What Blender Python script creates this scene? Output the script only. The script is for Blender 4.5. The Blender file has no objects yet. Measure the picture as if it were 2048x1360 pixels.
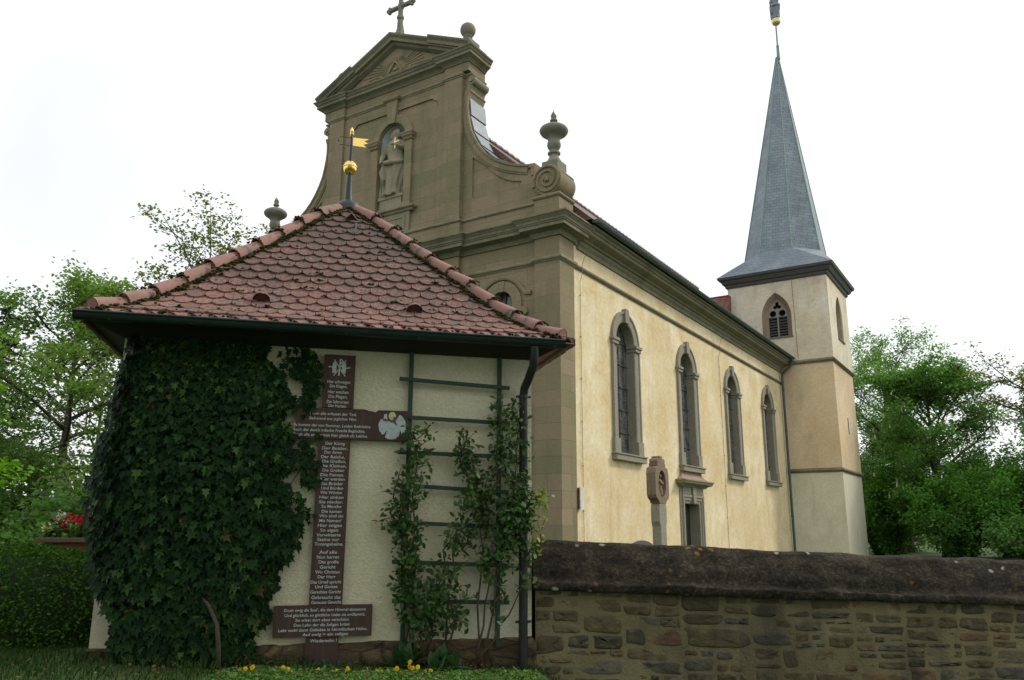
import bpy, bmesh, math, random
import numpy as np
from mathutils import Vector, Matrix
from mathutils.geometry import tessellate_polygon
R = math.radians
scene = bpy.context.scene
# ---------------------------------------------------------------- camera
cam_data = bpy.data.cameras.new('camera')
cam = bpy.data.objects.new('camera', cam_data)
scene.collection.objects.link(cam)
cam_data.sensor_width = 36.0
cam_data.lens = 28.153
cam_data.clip_start = 0.05
cam_data.clip_end = 3000
PITCH, ROLL, EYE = R(13.2626), R(0.2382), 1.6
_f = Vector((0, math.cos(PITCH), math.sin(PITCH)))
_u = Vector((0, -math.sin(PITCH), math.cos(PITCH)))
_x = Vector((1, 0, 0))
_xr = _x * math.cos(ROLL) + _u * math.sin(ROLL)
_ur = -_x * math.sin(ROLL) + _u * math.cos(ROLL)
_m = Matrix((_xr, _ur, -_f)).transposed().to_4x4()
_m.translation = (0, 0, EYE)
cam.matrix_world = _m
scene.camera = cam
# ---------------------------------------------------------------- sky, sun, exposure
SUN_AZ = R(72)       # clockwise from +Y (the view direction)
SUN_EL = R(40)
world = bpy.data.worlds.new('World')
scene.world = world
world.use_nodes = True
wn = world.node_tree
wn.nodes.clear()
w_out = wn.nodes.new('ShaderNodeOutputWorld')
w_sky = wn.nodes.new('ShaderNodeTexSky')
w_sky.sky_type = 'NISHITA'
w_sky.sun_disc = False
w_sky.sun_elevation = SUN_EL
w_sky.sun_rotation = SUN_AZ
w_sky.dust_density = 3.0
w_b1 = wn.nodes.new('ShaderNodeBackground')
w_b1.inputs['Strength'].default_value = 0.12
wn.links.new(w_sky.outputs[0], w_b1.inputs['Color'])
w_b2 = wn.nodes.new('ShaderNodeBackground')      # the closed white cloud cover
w_b2.inputs['Color'].default_value = (0.96, 0.985, 1.0, 1)
w_b2.inputs['Strength'].default_value = 0.95
w_tc = wn.nodes.new('ShaderNodeTexCoord')
w_no = wn.nodes.new('ShaderNodeTexNoise')
w_no.inputs['Scale'].default_value = 2.2
w_no.inputs['Detail'].default_value = 4
wn.links.new(w_tc.outputs['Generated'], w_no.inputs['Vector'])
w_rp = wn.nodes.new('ShaderNodeMapRange')
w_rp.inputs['From Min'].default_value = 0.35
w_rp.inputs['From Max'].default_value = 0.65
w_rp.inputs['To Min'].default_value = 0.72
w_rp.inputs['To Max'].default_value = 0.97
wn.links.new(w_no.outputs[0], w_rp.inputs['Value'])
w_mx = wn.nodes.new('ShaderNodeMixShader')
wn.links.new(w_rp.outputs[0], w_mx.inputs['Fac'])
wn.links.new(w_b1.outputs[0], w_mx.inputs[1])
wn.links.new(w_b2.outputs[0], w_mx.inputs[2])
wn.links.new(w_mx.outputs[0], w_out.inputs['Surface'])
sun_data = bpy.data.lights.new('sun', 'SUN')
sun_data.energy = 1.5
sun_data.angle = R(10)
sun_data.color = (1.0, 0.93, 0.82)
sun = bpy.data.objects.new('sun', sun_data)
scene.collection.objects.link(sun)
_sd = Vector((math.sin(SUN_AZ) * math.cos(SUN_EL), math.cos(SUN_AZ) * math.cos(SUN_EL), math.sin(SUN_EL)))
sun.rotation_euler = _sd.to_track_quat('Z', 'Y').to_euler()
sun.location = (20, 10, 30)
vs = scene.view_settings
vs.view_transform = 'Standard'
vs.look = 'None'
vs.exposure = 0.35
vs.gamma = 1.0
vs.use_curve_mapping = False
scene.cycles.max_bounces = 8
scene.cycles.diffuse_bounces = 3
scene.cycles.transparent_max_bounces = 8

# ---------------------------------------------------------------- helpers
rng = random.Random(7)
col = scene.collection

def link(o, parent=None):
    col.objects.link(o)
    if parent is not None:
        o.parent = parent
    return o

def tag(o, label=None, cat=None, group=None, kind=None):
    if label: o['label'] = label
    if cat: o['category'] = cat
    if group: o['group'] = group
    if kind: o['kind'] = kind
    return o

def thing(name, label, cat, loc=(0, 0, 0), rz=0.0, group=None):
    o = bpy.data.objects.new(name, None)
    o.empty_display_size = 0.3
    link(o)
    o.location = loc
    o.rotation_euler = (0, 0, rz)
    return tag(o, label, cat, group)

class MB:
    def __init__(s):
        s.v = []; s.f = []
    def add(s, vs, fs, M=None):
        k = len(s.v)
        if M is not None: vs = [M @ Vector(p) for p in vs]
        s.v += [tuple(p) for p in vs]
        s.f += [tuple(i + k for i in f) for f in fs]
    def box(s, x0, x1, y0, y1, z0, z1, M=None):
        s.add([(x0,y0,z0),(x1,y0,z0),(x1,y1,z0),(x0,y1,z0),(x0,y0,z1),(x1,y0,z1),(x1,y1,z1),(x0,y1,z1)],
              [(0,3,2,1),(4,5,6,7),(0,1,5,4),(1,2,6,5),(2,3,7,6),(3,0,4,7)], M)
    def quad(s, a, b, c, d): s.add([a,b,c,d], [(0,1,2,3)])
    def tube(s, pts, r, n=8, caps=True):
        pts = [Vector(p) for p in pts]
        rs = r if isinstance(r, (list, tuple)) else [r]*len(pts)
        vs = []; up = None
        for i, p in enumerate(pts):
            a = pts[max(i-1,0)]; b = pts[min(i+1,len(pts)-1)]
            d = (b-a)
            d = d.normalized() if d.length > 1e-9 else Vector((0,0,1))
            if up is None:
                up = Vector((0,0,1)) if abs(d.z) < .9 else Vector((1,0,0))
            e1 = up - d*up.dot(d)
            if e1.length < 1e-6: e1 = d.orthogonal()
            e1.normalize(); up = e1; e2 = d.cross(e1)
            for j in range(n):
                t = 2*math.pi*j/n
                vs.append(p + (e1*math.cos(t)+e2*math.sin(t))*rs[i])
        fs = []
        for i in range(len(pts)-1):
            for j in range(n):
                k = (j+1) % n
                fs.append((i*n+j, i*n+k, (i+1)*n+k, (i+1)*n+j))
        if caps:
            fs.append(tuple(range(n-1,-1,-1))); fs.append(tuple((len(pts)-1)*n+j for j in range(n)))
        s.add(vs, fs)
    def lathe(s, prof, c=(0,0,0), n=20, M=None):
        vs = []; fs = []
        for (r, z) in prof:
            for j in range(n):
                t = 2*math.pi*j/n
                vs.append((c[0]+r*math.cos(t), c[1]+r*math.sin(t), c[2]+z))
        for i in range(len(prof)-1):
            for j in range(n):
                k = (j+1) % n
                fs.append((i*n+j, i*n+k, (i+1)*n+k, (i+1)*n+j))
        fs.append(tuple(range(n-1,-1,-1))); fs.append(tuple((len(prof)-1)*n+j for j in range(n)))
        s.add(vs, fs, M)
    def sphere(s, c, r, n=14, sq=(1,1,1)):
        m = max(6, n//2+1)
        vs = [(c[0], c[1], c[2]-r*sq[2])]; fs = []
        for i in range(1, m):
            a = -math.pi/2 + math.pi*i/m
            for j in range(n):
                t = 2*math.pi*j/n
                vs.append((c[0]+r*sq[0]*math.cos(a)*math.cos(t), c[1]+r*sq[1]*math.cos(a)*math.sin(t), c[2]+r*sq[2]*math.sin(a)))
        vs.append((c[0], c[1], c[2]+r*sq[2])); L = len(vs)-1
        for j in range(n): fs.append((0, 1+(j+1)%n, 1+j))
        for i in range(m-2):
            for j in range(n):
                k = (j+1)%n
                fs.append((1+i*n+j, 1+i*n+k, 1+(i+1)*n+k, 1+(i+1)*n+j))
        for j in range(n): fs.append((1+(m-2)*n+j, 1+(m-2)*n+(j+1)%n, L))
        s.add(vs, fs)
    def plate(s, loops, d0, d1, fn):
        """loops of 2-D points (outer first, then holes) extruded from depth d0 to d1; fn(u,v,d)->3-D"""
        tri = tessellate_polygon([[Vector((p[0],p[1],0)) for p in L] for L in loops])
        flat = [p for L in loops for p in L]
        n = len(flat)
        vs = [fn(p[0],p[1],d0) for p in flat] + [fn(p[0],p[1],d1) for p in flat]
        fs = [tuple(t) for t in tri] + [tuple(i+n for i in reversed(t)) for t in tri]
        k = 0
        for L in loops:
            for i in range(len(L)):
                j = (i+1) % len(L)
                fs.append((k+i, k+j, n+k+j, n+k+i))
            k += len(L)
        s.add(vs, fs)
    def sweep(s, path, prof, N, flip=1, closed=False, caps=True):
        P = [Vector(p) for p in path]; N = Vector(N); n = len(P)
        segs = []
        for i in range(n if closed else n-1):
            d = (P[(i+1)%n]-P[i]).normalized()
            segs.append(d.cross(N)*flip)
        vs = []
        for i in range(n):
            if closed: a, b = segs[i-1], segs[i]
            else: a, b = segs[max(i-1,0)], segs[min(i,n-2)]
            m = (a+b)/max(1+a.dot(b), .15)
            for (u, v) in prof:
                vs.append(P[i]+m*u+N*v)
        k = len(prof); fs = []
        for i in range(n if closed else n-1):
            i2 = (i+1) % n
            for j in range(k):
                j2 = (j+1) % k
                fs.append((i*k+j, i*k+j2, i2*k+j2, i2*k+j))
        if caps and not closed:
            fs.append(tuple(range(k-1,-1,-1))); fs.append(tuple((n-1)*k+j for j in range(k)))
        s.add(vs, fs)
    def build(s, name, mat, parent=None, smooth=False, fixn=True, bevel=0, loc=None):
        me = bpy.data.meshes.new(name)
        me.from_pydata(s.v, [], s.f)
        me.materials.append(mat)
        if fixn:
            bm = bmesh.new(); bm.from_mesh(me)
            bmesh.ops.recalc_face_normals(bm, faces=bm.faces)
            bm.to_mesh(me); bm.free()
        if smooth:
            me.polygons.foreach_set('use_smooth', [True]*len(me.polygons))
            if smooth != 'all':
                try: me.set_sharp_from_angle(angle=R(40))
                except Exception: pass
        o = bpy.data.objects.new(name, me)
        link(o, parent)
        if loc: o.location = loc
        if bevel:
            md = o.modifiers.new('bevel', 'BEVEL'); md.width = bevel; md.segments = 2; md.limit_method = 'ANGLE'; md.angle_limit = R(40)
        return o

def np_mesh(name, V, F, mat, parent=None, mats=None, mi=None):
    """V (n,3) F (m,k) arrays of same-size faces"""
    me = bpy.data.meshes.new(name)
    V = np.asarray(V, dtype=np.float32); F = np.asarray(F, dtype=np.int32)
    m, k = F.shape
    me.vertices.add(len(V)); me.vertices.foreach_set('co', V.ravel())
    me.loops.add(m*k); me.loops.foreach_set('vertex_index', F.ravel())
    me.polygons.add(m); me.polygons.foreach_set('loop_start', np.arange(0, m*k, k, dtype=np.int32))
    for q in (mats or [mat]): me.materials.append(q)
    if mi is not None: me.polygons.foreach_set('material_index', np.asarray(mi, dtype=np.int32))
    me.update(); me.validate()
    o = bpy.data.objects.new(name, me)
    return link(o, parent)

# ---------------------------------------------------------------- material helpers
class NT:
    def __init__(s, name):
        s.m = bpy.data.materials.new(name); s.m.use_nodes = True
        s.t = s.m.node_tree; s.t.nodes.clear()
        s.out = s.t.nodes.new('ShaderNodeOutputMaterial')
        s.co = s.t.nodes.new('ShaderNodeTexCoord')
    def n(s, ty, **kw):
        q = s.t.nodes.new(ty)
        for k, v in kw.items():
            if hasattr(q, k): setattr(q, k, v)
            else: q.inputs[k.replace('_', ' ')].default_value = v
        return q
    def l(s, a, b): s.t.links.new(a, b)
    def map(s, scale=(1,1,1), src=None, loc=(0,0,0)):
        q = s.n('ShaderNodeMapping'); q.inputs['Scale'].default_value = scale; q.inputs['Location'].default_value = loc
        s.l(src or s.co.outputs['Object'], q.inputs['Vector']); return q.outputs[0]
    def noise(s, scale, detail=4, vec=None, rough=.55, dist=0):
        q = s.n('ShaderNodeTexNoise'); q.inputs['Scale'].default_value = scale; q.inputs['Detail'].default_value = detail
        q.inputs['Roughness'].default_value = rough; q.inputs['Distortion'].default_value = dist
        s.l(vec or s.co.outputs['Object'], q.inputs['Vector']); return q.outputs[0]
    def ramp(s, fac, stops):
        q = s.n('ShaderNodeValToRGB'); e = q.color_ramp.elements
        while len(e) < len(stops): e.new(0.5)
        for i, (p, c) in enumerate(stops):
            e[i].position = p
            e[i].color = (c[0],c[1],c[2],1) if not isinstance(c, (int,float)) else (c,c,c,1)
        s.l(fac, q.inputs[0]); return q.outputs[0]
    def mix(s, fac, a, b, ty='MIX'):
        q = s.n('ShaderNodeMix'); q.data_type = 'RGBA'; q.blend_type = ty
        for sock, val in ((q.inputs[0], fac), (q.inputs[6], a), (q.inputs[7], b)):
            if isinstance(val, (int,float)): sock.default_value = val
            elif isinstance(val, (tuple,list)): sock.default_value = (val[0],val[1],val[2],1)
            else: s.l(val, sock)
        return q.outputs[2]
    def rnd(s):
        q = s.n('ShaderNodeNewGeometry'); return q.outputs['Random Per Island']
    def bump(s, h, strength=.3, dist=.02):
        q = s.n('ShaderNodeBump'); q.inputs['Strength'].default_value = strength; q.inputs['Distance'].default_value = dist
        s.l(h, q.inputs['Height']); return q.outputs[0]
    def bsdf(s, colr, rough=.8, metal=0, nrm=None, spec=.3):
        q = s.n('ShaderNodeBsdfPrincipled')
        if isinstance(colr, (tuple,list)): q.inputs['Base Color'].default_value = (*colr[:3],1)
        else: s.l(colr, q.inputs['Base Color'])
        if isinstance(rough, (int,float)): q.inputs['Roughness'].default_value = rough
        else: s.l(rough, q.inputs['Roughness'])
        q.inputs['Metallic'].default_value = metal
        q.inputs['Specular IOR Level'].default_value = spec
        if nrm is not None: s.l(nrm, q.inputs['Normal'])
        s.l(q.outputs[0], s.out.inputs[0]); return s.m

def m_ashlar(name, base, alt, joint=.8, bw=.95, bh=.42):
    t = NT(name)
    sep = t.n('ShaderNodeSeparateXYZ'); t.l(t.co.outputs['Object'], sep.inputs[0])
    ad = t.n('ShaderNodeMath', operation='ADD'); t.l(sep.outputs[0], ad.inputs[0]); t.l(sep.outputs[1], ad.inputs[1])
    cb = t.n('ShaderNodeCombineXYZ'); t.l(ad.outputs[0], cb.inputs[0]); t.l(sep.outputs[2], cb.inputs[1])
    br = t.n('ShaderNodeTexBrick'); t.l(cb.outputs[0], br.inputs['Vector'])
    br.inputs['Scale'].default_value = 1; br.inputs['Brick Width'].default_value = bw; br.inputs['Row Height'].default_value = bh
    br.inputs['Mortar Size'].default_value = .006; br.inputs['Mortar Smooth'].default_value = .3; br.offset = .43
    br.inputs['Color1'].default_value = (*base,1); br.inputs['Color2'].default_value = (*alt,1)
    br.inputs['Mortar'].default_value = (base[0]*joint*.8, base[1]*joint*.8, base[2]*joint*.75, 1)
    n1 = t.noise(.45, 5); n2 = t.noise(7, 6, t.map((1,1,4)))
    c = t.mix(t.ramp(n1, [(.40,0),(.72,.45)]), br.outputs[0], (alt[0]*1.12, alt[1]*.98, alt[2]*.98))
    c = t.mix(1.0, c, t.ramp(n2, [(.25,(.84,.84,.82)),(.75,(1.08,1.07,1.05))]), 'MULTIPLY')
    dk = t.ramp(t.noise(.9, 8, t.map((1,1,.35)), .7), [(.48,0),(.72,.6)])
    c = t.mix(dk, c, (base[0]*.55, base[1]*.58, base[2]*.55))
    h = t.mix(.6, n2, br.outputs['Fac'], 'SUBTRACT')
    return t.bsdf(c, .88, 0, t.bump(h, .22, .008))

def m_stone(name, c1, c2, scale=3, dark=.45, rough=.88, bump=.4):
    t = NT(name)
    n1 = t.noise(scale, 7, None, .6); n2 = t.noise(scale*9, 5)
    c = t.mix(t.ramp(n1, [(.3,0),(.7,1)]), c1, c2)
    c = t.mix(1.0, c, t.ramp(n2, [(.3,(.75,.75,.75)),(.7,(1.1,1.1,1.1))]), 'MULTIPLY')
    st = t.ramp(t.noise(scale*.55, 6, t.map((1,1,.3)), .65), [(.48,0),(.75,dark)])
    c = t.mix(st, c, (c1[0]*.4, c1[1]*.42, c1[2]*.4))
    return t.bsdf(c, rough, 0, t.bump(n2, bump, .01))

def m_plaster(name, cols, stain, stain_amt=.5, streak=(1.6,1.6,.5), bump=.35, bscale=14, s0=.54):
    t = NT(name)
    n1 = t.noise(1.0, 8, t.map(streak), .62, .6); n2 = t.noise(bscale, 7, t.map((.8,.8,1.1)), .65); n3 = t.noise(.32, 6, None, .6, .5)
    c = t.ramp(n1, [(.28,cols[0]),(.42,cols[1]),(.55,cols[2]),(.72,cols[3])])
    c = t.mix(t.ramp(n3, [(.42,0),(.66,.6)]), c, cols[0])
    c = t.mix(1.0, c, t.ramp(n2, [(.25,(.84,.82,.79)),(.75,(1.10,1.10,1.11))]), 'MULTIPLY')
    n4 = t.noise(1.1, 8, t.map((1,1,.5)), .7)
    c = t.mix(t.ramp(n4, [(s0,0),(s0+.24,stain_amt)]), c, stain)
    n5 = t.noise(3.5, 5, t.map((1,1,.09)), .6)
    c = t.mix(t.ramp(n5, [(.60,0),(.74,.30)]), c, (stain[0]*.8,stain[1]*.8,stain[2]*.8))
    return t.bsdf(c, .92, 0, t.bump(n2, bump, .015), .2)

def m_plain(name, c, rough=.5, metal=0, var=.2, scale=8, spec=.4):
    t = NT(name)
    n1 = t.noise(scale, 5)
    cc = t.mix(1.0, c, t.ramp(n1, [(.25,(1-var,)*3),(.75,(1+var,)*3)]), 'MULTIPLY')
    return t.bsdf(cc, rough, metal, t.bump(n1, .08, .01), spec)

def m_leaf(name, cols, trans=.3, rough=.55, spec=.15, bumpy=False):
    t = NT(name)
    r = t.rnd()
    stops = [(i/(len(cols)-1), c) for i, c in enumerate(cols)]
    c = t.ramp(r, stops)
    q = t.n('ShaderNodeBsdfPrincipled')
    t.l(c, q.inputs['Base Color']); q.inputs['Roughness'].default_value = rough; q.inputs['Specular IOR Level'].default_value = spec
    if trans > 0:
        tr = t.n('ShaderNodeBsdfTranslucent')
        t.l(t.mix(1.0, c, (1.15,1.35,.55), 'MULTIPLY'), tr.inputs['Color'])
        mx = t.n('ShaderNodeMixShader'); mx.inputs[0].default_value = trans
        t.l(q.outputs[0], mx.inputs[1]); t.l(tr.outputs[0], mx.inputs[2]); t.l(mx.outputs[0], t.out.inputs[0])
    else: t.l(q.outputs[0], t.out.inputs[0])
    return t.m

def m_slates(name, c1, c2, bw, bh, mortar=.004, tilt=0.0, ky=-1.0):
    t = NT(name)
    sep = t.n('ShaderNodeSeparateXYZ'); t.l(t.co.outputs['Object'], sep.inputs[0])
    a1 = t.n('ShaderNodeMath', operation='MULTIPLY_ADD'); t.l(sep.outputs[1], a1.inputs[0]); a1.inputs[1].default_value = ky; t.l(sep.outputs[0], a1.inputs[2])
    a2 = t.n('ShaderNodeMath', operation='MULTIPLY_ADD'); t.l(a1.outputs[0], a2.inputs[0]); a2.inputs[1].default_value = tilt; t.l(sep.outputs[2], a2.inputs[2])
    cb = t.n('ShaderNodeCombineXYZ'); t.l(a1.outputs[0], cb.inputs[0]); t.l(a2.outputs[0], cb.inputs[1])
    br = t.n('ShaderNodeTexBrick'); t.l(cb.outputs[0], br.inputs['Vector'])
    br.inputs['Scale'].default_value = 1; br.inputs['Brick Width'].default_value = bw; br.inputs['Row Height'].default_value = bh
    br.inputs['Mortar Size'].default_value = mortar; br.inputs['Color1'].default_value = (*c1,1); br.inputs['Color2'].default_value = (*c2,1)
    br.inputs['Mortar'].default_value = (c1[0]*.42,c1[1]*.42,c1[2]*.42,1)
    n1 = t.noise(1.2, 6)
    c = t.mix(1.0, br.outputs[0], t.ramp(n1, [(.3,(.75,.76,.78)),(.7,(1.15,1.15,1.12))]), 'MULTIPLY')
    h = t.mix(.85, n1, br.outputs['Fac'], 'SUBTRACT')
    return t.bsdf(c, .55, 0, t.bump(h, .6, .02), .4)

MAT = {}
MAT['ashlar'] = m_ashlar('facade_sandstone', (.205,.188,.105), (.285,.228,.15))
MAT['trim'] = m_stone('grey_green_sandstone', (.25,.23,.15), (.30,.26,.17), 2.2, .6)
MAT['trimdark'] = m_stone('weathered_cornice_stone', (.19,.185,.125), (.25,.22,.14), 1.6, .7)
MAT['urn'] = m_stone('urn_sandstone', (.20,.205,.165), (.26,.24,.18), 4, .6)
MAT['winstone'] = m_stone('window_frame_stone', (.27,.255,.20), (.33,.30,.225), 3, .3)
MAT['ochre'] = m_plaster('ochre_plaster', [(.66,.50,.27),(.75,.62,.37),(.81,.71,.475),(.87,.80,.62)], (.55,.37,.18), .5, (.8,.8,.75), .6, 9)
MAT['tower'] = m_plaster('tower_plaster', [(.60,.57,.46),(.70,.60,.42),(.76,.69,.53),(.80,.76,.65)], (.30,.29,.24), .7, (.55,.55,.4), .5, 9, .51)
MAT['towermid'] = m_plaster('tower_ochre_plaster', [(.58,.50,.37),(.72,.55,.33),(.76,.60,.39),(.76,.68,.53)], (.36,.31,.22), .6, (.5,.5,.4), .5, 9, .53)
MAT['towerlow'] = m_plaster('tower_base_plaster', [(.68,.64,.47),(.72,.68,.51),(.76,.72,.55),(.80,.77,.62)], (.42,.37,.25), .4, (1.2,1.2,1.0))
MAT['cream'] = m_plaster('cream_roughcast', [(.65,.60,.40),(.69,.645,.45),(.72,.68,.50),(.75,.72,.56)], (.46,.46,.40), .4, (1,1,1), 1.2, 45)
MAT['churchtile'] = m_slates('church_roof_tiles', (.15,.075,.058), (.12,.058,.046), .17, .11, .012)
MAT['slate'] = m_slates('spire_slate', (.235,.28,.315), (.19,.23,.262), .30, .17, .007, .08, -.38)
MAT['copper'] = m_plain('green_copper', (.20,.30,.275), .6, .2)
MAT['pipegreen'] = m_plain('dark_green_copper', (.06,.105,.105), .55, .3)
MAT['lead'] = m_plain('lead_sheet', (.20,.225,.245), .6, .3)
MAT['gold'] = m_plain('gilding', (.95,.66,.20), .24, 1.0, .06)
MAT['goldpaint'] = m_plain('gilded_cross', (.85,.72,.35), .35, .6, .06)
MAT['gunmetal'] = m_plain('dark_metal', (.035,.045,.05), .42, .3)
MAT['gutter'] = m_plain('gutter_sheet', (.028,.042,.042), .4, .3)
MAT['pipe'] = m_plain('downpipe_sheet', (.026,.026,.026), .45, .2)
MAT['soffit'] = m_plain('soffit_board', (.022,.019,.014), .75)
MAT['soffitred'] = m_plain('eave_tile_underside', (.26,.11,.07), .85, 0, .3, 20)
MAT['board'] = None
MAT['letter'] = m_plain('white_lettering', (.50,.52,.49), .7, 0, .25, 40)
MAT['halo'] = m_plain('yellow_paint', (.60,.55,.16), .7)
MAT['robe'] = m_plain('pale_blue_paint', (.40,.47,.46), .75, 0, .25, 25)
MAT['blotch'] = m_plain('red_brown_paint', (.17,.07,.045), .8)
MAT['trellis'] = m_plain('green_trellis_paint', (.017,.048,.030), .6, 0, .25)
MAT['nichewall'] = m_plain('niche_plaster', (.52,.58,.58), .9, 0, .15, 3)
MAT['statue'] = m_stone('statue_sandstone', (.27,.24,.165), (.34,.295,.21), 5, .5)
MAT['shrine'] = m_stone('red_sandstone', (.22,.16,.105), (.27,.195,.135), 4, .5)
MAT['pinkstone'] = m_stone('pink_sandstone', (.30,.225,.155), (.35,.27,.19), 4, .4)
MAT['iron'] = m_plain('iron_bar', (.09,.085,.075), .7, .2)
MAT['cable'] = m_plain('cable_metal', (.22,.20,.16), .6, .3)
MAT['door'] = m_plain('dark_oak_door', (.03,.026,.022), .6, 0, .3)
MAT['tombgrey'] = m_stone('grey_granite', (.22,.23,.23), (.28,.29,.29), 14, .2)
MAT['signwhite'] = m_plain('white_enamel', (.7,.68,.62), .4)
MAT['louvre'] = m_plain('louvre_board', (.10,.10,.105), .8)
MAT['black'] = m_plain('dark_interior', (.012,.013,.014), .9)

def _board():
    t = NT('brown_stained_board')
    n = t.noise(5, 8, t.map((.8,.8,14)) if False else t.map((7,1,.6)), .65)
    c = t.ramp(n, [(.3,(.050,.030,.021)),(.6,(.074,.045,.032)),(.8,(.10,.064,.047))])
    return t.bsdf(c, .7, 0, t.bump(n, .4, .004), .3)
MAT['board'] = _board()

def _glass():
    t = NT('leaded_glass')
    sep = t.n('ShaderNodeSeparateXYZ'); t.l(t.co.outputs['Object'], sep.inputs[0])
    ad = t.n('ShaderNodeMath', operation='ADD'); t.l(sep.outputs[0], ad.inputs[0]); t.l(sep.outputs[1], ad.inputs[1])
    cb = t.n('ShaderNodeCombineXYZ'); t.l(ad.outputs[0], cb.inputs[0]); t.l(sep.outputs[2], cb.inputs[1])
    vo = t.n('ShaderNodeTexVoronoi'); vo.feature = 'DISTANCE_TO_EDGE'; vo.inputs['Scale'].default_value = 9; vo.inputs['Randomness'].default_value = .25
    t.l(cb.outputs[0], vo.inputs['Vector'])
    v2 = t.n('ShaderNodeTexVoronoi'); v2.inputs['Scale'].default_value = 9; v2.inputs['Randomness'].default_value = .25; t.l(cb.outputs[0], v2.inputs['Vector'])
    lead = t.ramp(vo.outputs['Distance'], [(.03,1),(.06,0)])
    dirt_sheen = t.noise(4, 8, t.map((1,1,.5)), .7)
    c = t.mix(t.ramp(dirt_sheen, [(.42,0),(.66,1)]), (.04,.048,.05), (.21,.225,.22))  # grime patches, brightened to paint a sky reflection into the glass
    c = t.mix(lead, c, (.045,.048,.048))
    nb = t.mix(.3, v2.outputs['Color'], dirt_sheen)
    return t.bsdf(c, .16, 0, t.bump(nb, .3, .012), .5)
MAT['glass'] = _glass()
# ================================================================ CHURCH
YAW = R(32.7186)
CX, CY = 1.2392, 19.9616
church = thing('church', 'baroque village church with sandstone gable front, ochre plastered nave and four tall round-arched windows', 'church', (CX, CY, 0), -YAW)
FW = 12.1
def fx(u, v, d): return (u, d, v)                 # facade plane: u = x, v = z, d = depth (back)
def nx_(u, v, d): return (-.06 - d, u, v)         # nave side wall: u = y, v = z
def arch(c, hw, z0, zs, n=14, top=None):
    """closed loop: rectangle with a round (or pointed, when top given) head"""
    L = [(c-hw, z0), (c+hw, z0)]
    if top is None:
        for i in range(n+1):
            t = math.pi*i/n
            L.append((c+hw*math.cos(t), zs+hw*math.sin(t)))
    else:
        h = top-zs; Rr = (hw*hw+h*h)/(2*hw)
        a1 = math.asin(min(1, h/Rr)); m = n//2
        for i in range(m+1): t = a1*i/m; L.append((c+hw-Rr+Rr*math.cos(t), zs+Rr*math.sin(t)))
        for i in range(m-1, -1, -1): t = a1*i/m; L.append((c-hw+Rr-Rr*math.cos(t), zs+Rr*math.sin(t)))
    return L
def mirror(L): return [(-FW-p[0], p[1]) for p in reversed(L)]
def path_arch(c, hw, z0, zs, n=16):
    return [(c-hw, z0)] + [(c-hw*math.cos(math.pi*i/n), zs+hw*math.sin(math.pi*i/n)) for i in range(n+1)] + [(c+hw, z0)]

# ---- facade body
fb = MB()
oval = lambda c: [(c+.39*math.cos(2*math.pi*i/24), 7.5+.44*math.sin(2*math.pi*i/24)) for i in range(24)]
portal_hole = [(-6.05-.85, .15), (-6.05+.85, .15), (-6.05+.85, 2.9), (-6.05-.85, 2.9)]
fb.plate([[(-12.04,-.4),(-.06,-.4),(-.06,9.22),(-12.04,9.22)], oval(-1.88), oval(-FW+1.88), portal_hole], .12, .85, fx)
# wings above the cornice (curved outline) with a sunk panel
half = [(-.03,9.6),(-.03,10.36)]
for i in range(0, 13):
    t = R(-75+i*15); half.append((-.36+.42*math.cos(t), 10.82+.42*math.sin(t)))
half += [(-.62,11.19),(-.86,11.2),(-.86,11.44),(-1.02,11.45),(-1.27,11.51),(-1.52,11.6),(-1.8,11.72),(-2.05,11.86),(-2.3,12.04),(-2.52,12.26),(-2.72,12.52),(-2.88,12.81),(-3.0,13.08),(-3.07,13.36),(-3.12,13.64),(-3.15,13.92),(-3.14,14.2),(-3.06,14.43)]
curve = half[14:]
outline = half + [(-3.05,15.36)] 
outline = outline + mirror(outline)
panel = [(-1.28,10.76),(-1.28,11.07),(-1.55,11.13),(-1.85,11.27),(-2.1,11.45),(-2.31,11.66),(-2.6,11.94),(-2.96,12.22),(-2.96,11.0),(-2.9,10.85),(-2.72,10.76)]
fb.plate([outline, panel, mirror(panel), arch(-6.05, .56, 11.15, 13.57)], .14, .85, fx)
big = [(-2.25+(p[0]+2.25)*1.03, 11.2+(p[1]-11.2)*1.02) for p in panel]
fb.plate([big], .185, .3, fx)
fb.plate([mirror(big)], .185, .3, fx)
# central projection below and above
fb.plate([[(-8.8,-.4),(-3.3,-.4),(-3.3,9.22),(-8.8,9.22)], portal_hole], .0, .13, fx)
fb.plate([[(-8.8,9.6),(-3.3,9.6),(-3.3,10.4),(-8.8,10.4)]], .0, .15, fx)
cpanel = [(-7.86,10.62),(-4.22,10.62),(-4.22,14.26),(-4.27,14.42),(-4.42,14.5),(-4.48,14.56),(-7.6,14.56),(-7.66,14.5),(-7.81,14.42),(-7.86,14.26)]
fb.plate([[(-8.3,10.4),(-3.9,10.4),(-3.9,15.36),(-8.3,15.36)], cpanel], .05, .15, fx)
niche = arch(-6.05, .55, 11.2, 13.57)
facade_o = fb.build('facade', MAT['ashlar'], church)
ni = MB()
ni.plate([[(-8.0,10.5),(-4.1,10.5),(-4.1,14.7),(-8.0,14.7)], niche], .10, .16, fx)
ni.build('niche_panel', MAT['ashlar'], facade_o)
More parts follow.
